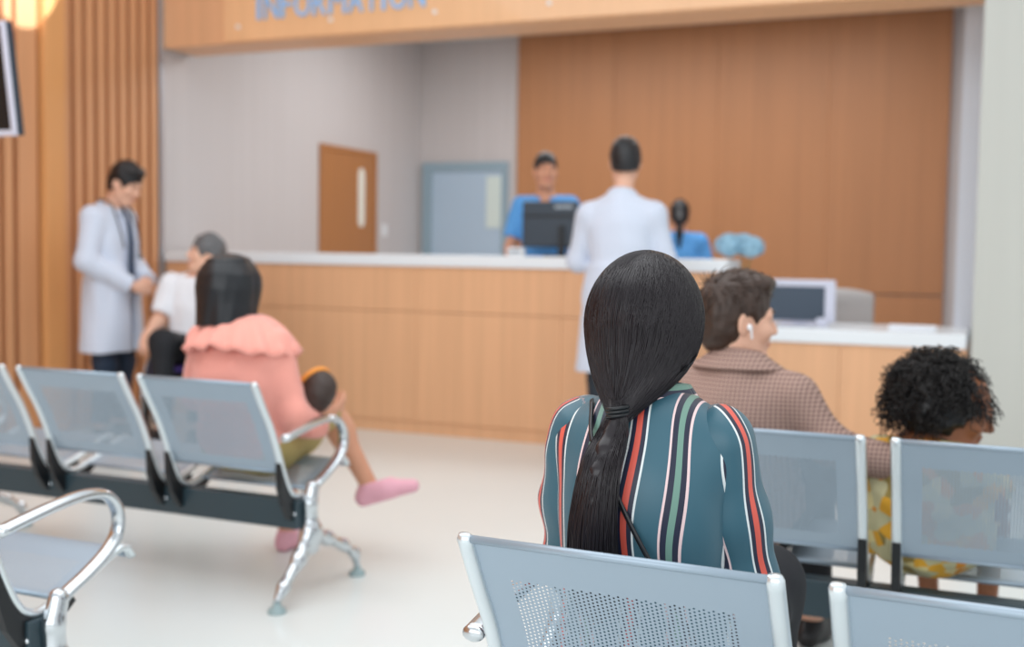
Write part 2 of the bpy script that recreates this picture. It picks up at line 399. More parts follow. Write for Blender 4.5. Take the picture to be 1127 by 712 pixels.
# baseboards
struct(MB().box(LX, LX + .015, CY, BY - .05, 0, .1, 0, .004).obj('baseboard_left', 'grey_frame'))
# wood door on the left rear wall
d = struct(empty('door_1', (LX, 8.78, 0)))
part(MB().box(0, .03, -.0, .05, 0, 2.17, 0, .003).box(0, .03, .96, 1.01, 0, 2.17, 0, .003).box(0, .03, .05, .96, 2.12, 2.17, 0, .003), 'door_frame', 'door_wood', d)
part(MB().box(0, .022, .05, .96, .005, 2.12, 0, .003), 'door_leaf', 'door_wood', d)
pts = [(.715 + .055 * math.cos(a), 2.0 - .055 + .055 * math.sin(a)) for a in np.linspace(0, math.pi, 9)] + [(.715 + .055 * math.cos(a), 1.44 + .055 + .055 * math.sin(a)) for a in np.linspace(math.pi, 2 * math.pi, 9)]
part(MB().prism(pts, .018, .027), 'door_window', 'pane_warm', d)
h = MB().sweep([(.022, .90, 1.0), (.07, .90, 1.0), (.07, .80, 1.0)], .01, n=8); part(h, 'door_handle', 'aluminium', d, True)
# grey door on the back wall
d = struct(empty('door_2', (-5.54, BY, 0)))
part(MB().box(0, .11, -.05, 0, 0, 2.145, 0, .004).box(.91, .97, -.05, 0, 0, 2.145, 0, .004).box(.11, .91, -.05, 0, 2.05, 2.145, 0, .004), 'door_frame', 'grey_frame', d)
part(MB().box(.11, .91, -.035, 0, .005, 2.05, 0, .003), 'door_leaf', 'grey_door', d)
part(MB().box(.735, .90, -.042, -.03, 1.47, 2.0, 0, .003), 'door_window', 'pane', d)
h = MB().sweep([(.86, -.035, 1.0), (.86, -.09, 1.0), (.76, -.09, 1.0)], .01, n=8); part(h, 'door_handle', 'aluminium', d, True)
# light switch
t = empty('light_switch', (LX, 9.98, 1.42), 0, 'small white light switch on the pale grey wall right of the wooden door', 'switch')
part(MB().box(0, .012, -.045, .045, -.06, .06, 0, .004), 'plate', 'white', t); part(MB().box(.010, .018, -.02, .02, -.03, .03, 0, .002), 'rocker', 'white', t)

# ---------------------------------------------------------------- reception counters
t = empty('reception_counter', (-3.5, CY, 0), 0, 'long high wooden reception counter with a white top running behind the waiting benches', 'counter')
x0, x1 = -5.54 + 3.5, -1.44 + 3.5
n = 4; wd = (x1 - x0) / n
for i in range(n):
    a = x0 + i * wd
    part(MB().box(a + .001, a + wd - .001, 0, .03, .815, 1.112, 0, .002), 'upper_panel', 'wood', t); part(MB().box(a + .001, a + wd - .001, 0, .03, .085, .811, 0, .002), 'lower_panel', 'wood', t)
part(MB().box(x0, x1, .03, .30, .085, 1.112), 'carcass', 'wood', t)
part(MB().box(x0, x1, .012, .28, 0, .083), 'plinth', 'wood', t)
part(MB().box(x0, x1 + .015, -.02, .36, 1.113, 1.19, 0, .006), 'worktop', 'quartz', t)
part(MB().box(x0, x1, .30, .85, .72, .75, 0, .004), 'inner_desk', 'quartz', t)
t = empty('reception_desk', (-.77, CY, 0), 0, 'low wooden reception desk with a white top beside the high counter and pale wall', 'desk')
x0, x1 = -1.438 + .77, -.105 + .77
for i in range(2):
    a = x0 + i * (x1 - x0) / 2; part(MB().box(a + .001, a + (x1 - x0) / 2 - .001, 0, .03, .085, .718, 0, .002), 'front_panel', 'wood', t)
part(MB().box(x0, x1, .03, .28, .085, .718), 'carcass', 'wood', t); part(MB().box(x0, x1, .012, .26, 0, .083), 'plinth', 'wood', t)
part(MB().box(x0, x1, -.02, .75, .72, .80, 0, .006), 'worktop', 'quartz', t)
part(MB().box(x0, x0 + .03, .28, .74, 0, .718), 'end_panel', 'wood', t); part(MB().box(x1 - .03, x1, .28, .74, 0, .718), 'end_panel', 'wood', t)
struct(MB().box(-3.4, -1.9, 7.03, 7.75, 0, .13).obj('floor_platform', 'floor'))
# ---------------------------------------------------------------- sign
t = empty('information_sign', (-5.02, CY - .005, 2.655), 0, 'long wooden sign board with raised blue INFORMATION letters over the counter', 'sign')
part(MB().box(0, 4.9, -.018, -.001, 0, .66, 0, .003), 'board', 'sign_board', t)
def letter(ch, x, z, hgt, wid):
    c = bpy.data.curves.new('letter', 'FONT'); c.body = ch; c.size = hgt / .70; c.extrude = .008; c.align_x = 'CENTER'
    o = bpy.data.objects.new('tmp', c); COL.objects.link(o); dg = bpy.context.evaluated_depsgraph_get(); me = bpy.data.meshes.new_from_object(o.evaluated_get(dg))
    bpy.data.objects.remove(o); me.name = 'letter'
    xs_ = [v.co.x for v in me.vertices]; ys_ = [v.co.y for v in me.vertices]; ww = max(xs_) - min(xs_); k = min(1.0, .84 * wid / ww) if ch != 'I' else 1
    me.transform(Matrix.Diagonal((k, hgt / (max(ys_) - min(ys_)), 1, 1)) @ Matrix.Translation((-(max(xs_) + min(xs_)) / 2, -min(ys_), 0)))
    me.transform(Matrix.Translation((x, -.026, z)) @ Matrix.Rotation(math.radians(90), 4, 'X')); me.materials.clear()
    link('letter', me, 'blue_letter', t, False)
xs = 0.27; adv = {'I': .069, 'M': .152, 'N': .135, 'O': .145, 'A': .13, 'T': .112, 'F': .112, 'R': .126}
for ch in 'INFORMATION':
    letter(ch, xs + adv[ch] / 2, .135, .17, adv[ch]); xs += adv[ch]
for px in (.13, .88, 1.66, 2.45, 3.25, 4.05):
    part(MB().sweep([(px, -.018, .098), (px, -.03, .098)], .014, n=14), 'standoff', 'white', t)  # chrome pins in plain white, their lit look put into the colour

# ---------------------------------------------------------------- television
t = empty('television', (-4.655, 4.0, 1.975), a_(-2), 'dark wall television with a silver frame hanging beside the slatted wood at the left edge', 'television')
T7 = Matrix.Rotation(math.radians(7), 3, 'X')
def tvp(mb, n, m_): mb.v = [tuple(T7 @ Vector(v)) for v in mb.v]; part(mb, n, m_, t)
tvp(MB().box(-.46, .46, .0, .045, -.26, .26, 0, .008), 'casing', 'monitor')
mb = MB()
for b in ((-.46, .46, .238, .26), (-.46, .46, -.26, -.232), (-.46, -.436, -.232, .238), (.436, .46, -.232, .238)): mb.box(b[0], b[1], -.014, .004, b[2], b[3], 0, .004)
tvp(mb, 'bezel', 'lilac'); tvp(MB().box(-.436, .436, -.004, .001, -.232, .238), 'screen', 'screen'); tvp(MB().box(-.15, .15, .04, .07, -.12, .12, 0, .004), 'bracket', 'black')
part(MB().sweep([(0, .06, 0), (0, .10, .2), (0, .10, 2.2)], .022, n=12), 'pole', 'black', t, True)

# ---------------------------------------------------------------- waiting benches
PROF = catmull([(-.008, .766), (.0, .752), (.035, .69), (.08, .615), (.115, .54), (.15, .455), (.178, .398), (.21, .363), (.26, .353), (.36, .380), (.45, .418), (.51, .440), (.54, .436), (.556, .412)], 6)
AL = np.r_[0, np.cumsum(np.linalg.norm(np.diff(PROF, axis=0), axis=1))]
def pr(s, o=0):
    y, z = np.interp(s, AL, PROF[:, 0]), np.interp(s, AL, PROF[:, 1])
    if np.any(o):
        y1, z1 = np.interp(s + .004, AL, PROF[:, 0]), np.interp(s + .004, AL, PROF[:, 1]); y0, z0 = np.interp(s - .004, AL, PROF[:, 0]), np.interp(s - .004, AL, PROF[:, 1])
        ty, tz = y1 - y0, z1 - z0; l = np.hypot(ty, tz) + 1e-9; y = y + o * tz / l; z = z - o * ty / l
    return y, z
SW, PITCH = .495, .556
def panel_mesh(s0, s1, fa, fb, n1, n2, top):
    """one sheet of punched steel following the side tubes from s0 to s1, real holes between fa and fb"""
    x0, x1 = .022, SW - .022; px = .0072; r = .0018; V = []; F = []
    def strip(xa, xb, sa, sb, ns):
        n0 = len(V)
        for i in range(ns + 1): V.append((xa, sa + (sb - sa) * i / ns)); V.append((xb, sa + (sb - sa) * i / ns))
        for i in range(ns): F.append((n0 + 2 * i, n0 + 2 * i + 1, n0 + 2 * i + 3, n0 + 2 * i + 2))
    fx0 = x0 + .048; ncol = int((x1 - x0 - .094) / px); fx1 = fx0 + ncol * px
    strip(x0, fx0, s0, s1, 50); strip(fx1, x1, s0, s1, 50); strip(fx0, fx1, s0, fa, n1); strip(fx0, fx1, fb, s1, n2)
    nr = int((fb - fa) / px)
    for c in range(ncol):
        o = px / 2 if c % 2 else 0; xa = fx0 + c * px; nrr = nr - (1 if o else 0)
        if o: strip(xa, xa + px, fa, fa + o, 1)
        for k in range(nrr):
            n0 = len(V); cx, cs = xa + px / 2, fa + o + k * px + px / 2; hp = px / 2
            for dx, ds in ((1, 0), (1, 1), (0, 1), (-1, 1), (-1, 0), (-1, -1), (0, -1), (1, -1)): V.append((cx + dx * hp, cs + ds * hp))
            for j in range(8): V.append((cx + r * math.cos(j * math.pi / 4), cs + r * math.sin(j * math.pi / 4)))
            for j in range(8): F.append((n0 + j, n0 + (j + 1) % 8, n0 + 8 + (j + 1) % 8, n0 + 8 + j))
        strip(xa, xa + px, fa + o + nrr * px, fb, 1)
    V = np.array(V); y, z = pr(V[:, 1]); v = np.stack([V[:, 0], y, z], 1); roll = MB()
    for q, rr in ((s0, .0065), (s1, .005)):
        yy, zz = pr(np.array([q])); roll.sweep([(x0, yy[0], zz[0]), (x1, yy[0], zz[0])], rr, n=12)
    me = bpy.data.meshes.new('sheet'); nv = len(v)
    me.from_pydata([tuple(p) for p in v.tolist()] + roll.v, [], F + [tuple(i + nv for i in q) for q in roll.f]); me.update(); return me
ME = {}
ME['back'] = panel_mesh(0, .352, .074, .318, 8, 8, True); ME['pan'] = panel_mesh(.57, AL[-1], .59, .715, 5, 14, False)
def side_tube(x):
    mb = MB(); s = np.linspace(-0.0, AL[-1], 60); y, z = pr(s, 0)
    path = [(x, a, b) for a, b in zip(y, z)]
    path = [(x, path[0][1] - .002, path[0][2] + .008)] + path
    rr = [.010] + [.0135] * 60; ry = [.006] + [.0105] * 60
    return mb.sweep(path, rr, ry, n=14, side=(1, 0, 0))
def bracket(x):
    up = [tuple(p) for p in zip(*pr(np.linspace(.31, .60, 16), .011))]
    lowr = [(.355, .352), (.32, .325), (.285, .285), (.23, .262), (.185, .285), (.15, .335), (.128, .40)]
    # pr offset pushes to the underside (rear/below)
    return MB().prism(up + lowr, x - .011, x + .011)
ME['tubeL'] = side_tube(.011).mesh('side_tube'); ME['tubeR'] = side_tube(SW - .011).mesh('side_tube')
ME['brL'] = bracket(.011).mesh('bracket'); ME['brR'] = bracket(SW - .011).mesh('bracket')
bm_ = MB()
ME['boltL'] = MB().ball((-.002, .205, .30), .009, 6).mesh('bolt'); ME['boltR'] = MB().ball((SW + .002, .205, .30), .009, 6).mesh('bolt')
lg = S(); lg.o = []
lg.chain([(0, .27, .385), (0, .255, .33), (0, .262, .22)], [.024, .026, .026], .01)
lg.chain([(0, .255, .24), (0, .19, .15), (0, .10, .075), (0, .068, .045)], [.024, .022, .017, .014], .03)
lg.chain([(0, .262, .23), (0, .36, .185), (0, .47, .135), (0, .55, .085), (0, .567, .04)], [.026, .022, .018, .016, .013], .03)
lg.bx((0, .262, .20), (.018, .03, .05), .012, .03)
ME['leg'] = lg.mesh('leg', .0042)
for i, yy in enumerate((.063, .568)):
    ME['pad%d' % i] = MB().lathe([(0, .034), (.013, .034), (.014, .022), (.028, .014), (.031, .004), (.031, 0), (0, 0)], (0, yy, 0), 20).mesh('foot_pad')
arm = catmull([(0, .105, .578), (0, .17, .590), (0, .27, .606), (0, .36, .612), (0, .425, .598), (0, .462, .555), (0, .462, .50), (0, .425, .458), (0, .36, .420), (0, .29, .388), (0, .262, .36)], 6)
ar = MB().sweep([tuple(p) for p in arm], .0205, .0135, n=16, side=(1, 0, 0)); ar.ball((0, .105, .578), (.0205, .010, .0145), 8)
ME['arm'] = ar.mesh('armrest')
def bench(loc, rz, nseat, label, arm_ends=(True, True)):
    t = empty('waiting_bench', loc, rz, label, 'bench', 'steel waiting benches')
    L = (nseat - 1) * PITCH + SW
    mb = MB().box(-.012, L + .012, .200, .262, .246, .345, 0, .004); part(mb, 'beam', 'beam', t)
    for i in range(nseat):
        s_ = link('seat', ME['pan'], 'steel', t); s_.location.x = i * PITCH; link('backrest', ME['back'], 'steel', s_)
        for a, b, c in (('side_tube', 'tubeL', 'satin'), ('side_tube', 'tubeR', 'satin'), ('bracket', 'brL', 'black'), ('bracket', 'brR', 'black'), ('bolt', 'boltL', 'chrome'), ('bolt', 'boltR', 'chrome')):
            link(a, ME[b], c, s_, a != 'bracket')
    for e, x in ((0, -.030), (1, L + .030)):
        l = link('leg', ME['leg'], 'chrome', t); l.location.x = x
        for k in (0, 1): link('foot_pad', ME['pad%d' % k], 'rubber', l)
        if arm_ends[e]: a = link('armrest', ME['arm'], 'chrome', t); a.location.x = x
    return t
a = math.radians
B_FRONT = bench((-.735, 1.562, 0), a(-2.6), 3, 'grey steel waiting bench nearest the camera at the bottom right')
B_RIGHT = bench((-.265 - SW, 2.868, 0), a(-.3), 3, 'grey steel waiting bench that the brown blazer person and curly child sit on')
B_LEFT = bench((-2.172 - 2 * PITCH - SW, 3.085, 0), a(-.9), 3, 'grey steel waiting bench at the left that the woman in pink sits on')
B_NEAR = bench((-2.005 - PITCH - SW, 1.735, 0), a(-.6), 2, 'empty grey steel bench cut off by the bottom left corner of the photo')

# ---------------------------------------------------------------- people
V3 = lambda *p: np.array(p, float)
def head(s, hd, k=1):
    c, R, q = hd
    P = lambda *v: c + R @ (np.array(v) * q)
    E = lambda v, r, kk=.02, op='u', RR=None: s.el(P(*v), np.array(r) * q, kk * q, op, R if RR is None else R @ RR)
    C = lambda v1, v2, r1, r2, kk=.012, op='u': s.rc(P(*v1), P(*v2), r1 * q, r2 * q, kk * q, op)
    E((0, -.012, .030), (.074, .094, .086)); E((0, .028, -.040), (.057, .062, .078), .04); E((0, .066, -.100), (.024, .020, .018), .03)
    for x in (-1, 1):
        C((x * .050, .0, -.055), (x * .022, .062, -.098), .016, .014, .03); E((x * .037, .066, -.026), (.024, .022, .024), .025); C((x * .045, .072, .022), (x * .012, .088, .026), .010, .010, .02)
    C((0, .090, .016), (0, .110, -.026), .008, .012)
    for x in (-1, 1): E((x * .012, .099, -.031), (.008, .010, .007), .008)
    for x in (-1, 1): E((x * .031, .102, .006), (.017, .020, .011), .014, 's')
    for x in (-1, 1): C((x * .043, .077, .0125), (x * .019, .087, .0125), .0056, .0056, .006); C((x * .042, .077, -.0035), (x * .020, .085, -.0045), .0048, .0048, .006)
    E((0, .092, -.057), (.023, .010, .0065), .008); E((0, .090, -.069), (.020, .010, .007), .008); C((-.02, .100, -.0628), (.02, .100, -.0628), .0025, .0025, .004, 's')
    for x in (-1, 1):
        RR = rot3(-x * 22, 0, 0); E((x * .078, -.010, -.006), (.007, .020, .033), .008, 'u', RR); E((x * .086, -.004, -.004), (.007, .010, .018), .005, 's', RR)
def hand(s, w, d, n, right, curl=25, q=1.0):
    d = np.array(d, float); d /= np.linalg.norm(d); n = np.array(n, float); n -= d * (n @ d); n /= np.linalg.norm(n)
    t = np.cross(d, n) * (1 if right else -1); B = np.stack([t, n, d], 1); w = np.array(w, float)
    s.bx(w + d * .050 * q, V3(.038, .014, .048) * q, .013 * q, .02, 'u', B)
    for i, (o, L) in enumerate(((-.029, .060), (-.010, .076), (.010, .082), (.029, .074))):
        p = w + (d * .090 + t * o) * q; rr = (.0075 if i == 0 else .0085) * q; f = t * o * 1.6
        for j, fr in enumerate((.45, .30, .25)):
            an = a(curl * (.5 + .75 * j) + 4 * i % 3); dd = d * math.cos(an) + n * math.sin(an) + f; dd /= np.linalg.norm(dd)
            e = p + dd * L * fr * q; s.rc(p, e, rr, rr * .92, .004); p = e; rr *= .92
    p = w + (d * .028 + t * .028) * q; e = p + (t * .55 + d * .75 + n * .35) / 1.0 * .045 * q; s.rc(p, e, .013 * q, .010 * q, .012)
    e2 = e + (t * .2 + d * .9 + n * .45) * .030 * q; s.rc(e, e2, .010 * q, .008 * q, .006)
def torso(s, J, o=0.0, w=1.0, sw=1.0):
    p, c = J['pel'], J['chest']; m1 = p + (c - p) * .5
    s.el(p + V3(0, 0, .02), V3(.165 * w, .115, .12) + o, .04); s.el(m1, V3(.135 * w, .098, .15) + o, .09); s.el(c, V3(.150 * w, .108, .155) + o, .09)
    for i in (0, 1):
        sh = J['sh'][i]; s.rc(J['neck'] - V3(0, 0, .045), sh * .92 + J['neck'] * .08 - V3(0, 0, .012), .048 + o * .8, .047 * sw + o, .06)
def body(name, J, hd, par, skin, h=.0055, lips='lip', sc=1.0, feet=False):
    s = S(); torso(s, J, 0, J.get('w', 1))
    s.rc(J['neck'] - V3(0, 0, .04), hd[0] + hd[1] @ V3(0, -.025, -.05) * hd[2], .062 * sc, .050 * sc, .035)
    head(s, hd)
    for i in (0, 1):
        s.chain([J['sh'][i], J['el'][i], J['wr'][i]], [.046 * sc, .037 * sc, .025 * sc], .025)
        mid = J['el'][i] * .7 + J['wr'][i] * .3; s.el(mid, (.040 * sc,) * 3, .03)
        d, n, cu = J['hand'][i]; hand(s, J['wr'][i], d, n, i == 1, cu, sc)
        if 'kn' in J:
            s.chain([J['hip'][i], J['kn'][i], J['an'][i]], [.078 * sc, .052 * sc, .034 * sc], .03); cf = J['kn'][i] * .68 + J['an'][i] * .32; b_ = np.cross(V3(1, 0, 0), J['an'][i] - J['kn'][i]); b_ /= np.linalg.norm(b_)
            s.el(cf + b_ * .012 * sc, (.047 * sc, .047 * sc, .06 * sc), .04)
            t = J['toe'][i]; s.rc(J['an'][i] - V3(0, 0, .03), t, .032 * sc, .024 * sc, .02)
    me = s.mesh(name, h); me.materials.append(M[skin]); me.materials.append(M[lips])
    co = np.empty(len(me.polygons) * 3, np.float32); me.polygons.foreach_get('center', co); co = (co.reshape(-1, 3) - hd[0]) @ hd[1] / hd[2]
    mi = ((np.abs((co[:, 0]) / .021) ** 2 + ((co[:, 2] + .063) / .0105) ** 2 < 1) & (co[:, 1] > .085)).astype(np.int32)
    me.polygons.foreach_set('material_index', mi)
    o = link('body', me, [], par); c, R, q = hd
    for x in (-1, 1):
        mb = MB(); cc = c + R @ (V3(x * .031, .0752, .005) * q); Rm = Matrix(R.tolist()); mb.ball(cc, .0120 * q, 10, 0); cc2 = c + R @ (V3(x * .031, .0792, .0045) * q); mb.ball(cc2, .0092 * q, 8, 1)
        part(mb, 'eye', ['eye_white', 'iris'], par, True)
    return o
def brows(hd, par, m_):
    c, R, q = hd
    for x in (-1, 1):
        pts = [c + R @ (V3(x * u, yy, zz) * q) for u, yy, zz in ((.015, .0975, .026), (.030, .0935, .032), (.046, .081, .029))]
        part(MB().sweep([tuple(p) for p in catmull(pts, 4)], [.003 * q] * 4 + [.0035 * q] * 4 + [.002 * q], n=6), 'eyebrow', m_, par, True)
def garment(s, name, mt, par, h=.007, disp=None, attr=None):
    s.disp = disp; me = s.mesh(name, h); me.materials.append(M[mt])
    o = link(name, me, [], par); return o
def sleeves(s, J, r, cutf=.97, short=False, k=.03, which=(0, 1)):
    for i in which:
        sh, e, w_ = J['sh'][i], J['el'][i], J['wr'][i]
        if short:
            ee = sh + (e - sh) * cutf; s.rcc(sh, ee + (e - sh) * .3, r[0], r[1], ee, e - sh, k)
        else:
            ee = e + (w_ - e) * cutf; s.rc(sh, e, r[0], r[1], k); s.rcc(e, ee + (w_ - e) * .3, r[1], r[2], ee, w_ - e, k)
def trousers(J, mt, par, r=(.098, .072, .055), o=.012, h=.008, top=None, hemf=.93):
    s = S(); p = J['pel']; s.el(p + V3(0, 0, .01), V3(.172 * J.get('w', 1), .122, .125) + o * .5, .04)
    for i in (0, 1):
        an = J['kn'][i] + (J['an'][i] - J['kn'][i]) * hemf; s.chain([J['hip'][i], J['kn'][i], an + (an - J['kn'][i]) * .08], r, .04); s.cut(an, J['an'][i] - J['kn'][i], 0, .08)
    return garment(s, 'trousers', mt, par, h, wrinkle(.003, 45, 3))
def shoes(J, mt, par, sc=1.0, name='shoe'):
    for i in (0, 1):
        A, T = J['an'][i], J['toe'][i]; d = T - A; d[2] = 0; L = np.linalg.norm(d); d /= L
        up = J.get('foot_up', [None, None])[i]
        dn = V3(0, 0, -1) if up is None else -np.array(up, float); dd = T - A - dn * ((T - A) @ dn); dd /= np.linalg.norm(dd)
        heel = A + dn * .055 * sc - dd * .03 * sc; toe = A + dn * .063 * sc + dd * .17 * sc; mid = A + dn * .045 * sc + dd * .06 * sc
        s = S(); s.rc(heel, mid, .036 * sc, .042 * sc, .02).rc(mid, toe, .042 * sc, .027 * sc, .03).rc(A + dn * .02 * sc, mid, .040 * sc, .036 * sc, .03)
        s.cut(A + dn * .09 * sc, dn); s.cut(A + dn * .005, -dn, 0)
        garment(s, name, mt, par, .005)
def hair_cap(s, hd, o=.014, top=.012, cutz=-.07, face=True, k=.02):
    c, R, q = hd; P = lambda *v: c + R @ (np.array(v) * q)
    s.el(P(0, -.014, .034 + top * .4), (V3(.074, .092, .086 + top * .5) + o) * q, k, 'u', R)
    s.el(P(0, -.045, -.02), (V3(.062, .060, .075) + o * .8) * q, .03, 'u', R)
    if face:
        s.el(P(0, .115, -.045), V3(.082, .085, .098) * q, .008, 's', R)
        for x in (-1, 1): s.el(P(x * .085, .012, -.035), V3(.03, .030, .055) * q, .008, 's', R)
    s.cut(P(0, -.03, cutz), R @ V3(0, .35, -1))
def strand_mesh(name, paths, r0, r1, n=3):
    """paths (N,k,3) -> tapered tubes in one mesh"""
    P = np.asarray(paths, float); N, k, _ = P.shape
    T = np.gradient(P, axis=1); T /= np.linalg.norm(T, axis=2, keepdims=True) + 1e-9
    ref = np.broadcast_to(V3(.31, .52, .79), T.shape); A = np.cross(T, ref); A /= np.linalg.norm(A, axis=2, keepdims=True) + 1e-9; B = np.cross(T, A)
    rad = np.broadcast_to(np.linspace(r0, r1, k)[None, :, None], (N, k, 1)) if np.ndim(r0) == 0 else r0[..., None]
    ring = np.stack([P + rad * (A * math.cos(2 * math.pi * j / n) + B * math.sin(2 * math.pi * j / n)) for j in range(n)], 2)
    v = ring.reshape(-1, 3); base = (np.arange(N)[:, None] * k + np.arange(k - 1)[None]).reshape(-1)
    f = np.concatenate([np.stack([base * n + j, base * n + (j + 1) % n, (base + 1) * n + (j + 1) % n, (base + 1) * n + j], 1) for j in range(n)])
    return mesh_np(name, v, f)
def ring_band(name, mt, par, fn, nu=72, nv=8, th=.004, arc=(0, 2 * math.pi)):
    """open cloth band: fn(u,v)->point, thickened outward"""
    V = []; F = []; U = np.linspace(arc[0], arc[1], nu)
    for u in U:
        for v in np.linspace(0, 1, nv): V.append(fn(u, v))
    for i in range(nu - 1):
        for j in range(nv - 1): F.append((i * nv + j, (i + 1) * nv + j, (i + 1) * nv + j + 1, i * nv + j + 1))
    o = MB().add(V, F).obj(name, mt, par, True); md = o.modifiers.new('thickness', 'SOLIDIFY'); md.thickness = th; md.offset = 0; return o
def seated(seat=.40, sh=.93, w=1.0, shw=.165, lean=0.0, knee=.42):
    return dict(pel=V3(0, .035, seat + .095), chest=V3(0, lean * .6 - .03, sh - .135), neck=V3(0, lean - .02, sh + .035), w=w,
                sh=[V3(-shw, lean - .02, sh - .03), V3(shw, lean - .02, sh - .03)], hip=[V3(-.085, .05, seat + .095), V3(.085, .05, seat + .095)],
                kn=[V3(-.10, knee, seat + .165), V3(.10, knee, seat + .165)], an=[V3(-.10, knee + .02, .085), V3(.10, knee + .02, .085)],
                toe=[V3(-.11, knee + .17, .03), V3(.11, knee + .17, .03)],
                el=[V3(-.225, .05, sh - .28), V3(.225, .05, sh - .28)], wr=[V3(-.11, .26, seat + .19), V3(.11, .26, seat + .19)],
                hand=[(V3(.3, .9, -.15), V3(0, 0, -1), 22), (V3(-.3, .9, -.15), V3(0, 0, -1), 22)])
def standing(h=1.75, w=1.0, shw=.185):
    q = h / 1.75; z = lambda v: v * q
    return dict(pel=V3(0, 0, z(.95)), chest=V3(0, -.005, z(1.28)), neck=V3(0, -.015, z(1.465)), w=w,
                sh=[V3(-shw, -.02, z(1.415)), V3(shw, -.02, z(1.415))], hip=[V3(-.09, 0, z(.90)), V3(.09, 0, z(.90))],
                kn=[V3(-.10, .01, z(.49)), V3(.10, .01, z(.49))], an=[V3(-.105, -.02, z(.09)), V3(.105, -.02, z(.09))],
                toe=[V3(-.12, .13, .03), V3(.12, .13, .03)],
                el=[V3(-.235, -.03, z(1.13)), V3(.235, -.03, z(1.13))], wr=[V3(-.25, .06, z(.88)), V3(.25, .06, z(.88))],
                hand=[(V3(0, .1, -1), V3(1, 0, 0), 25), (V3(0, .1, -1), V3(-1, 0, 0), 25)])

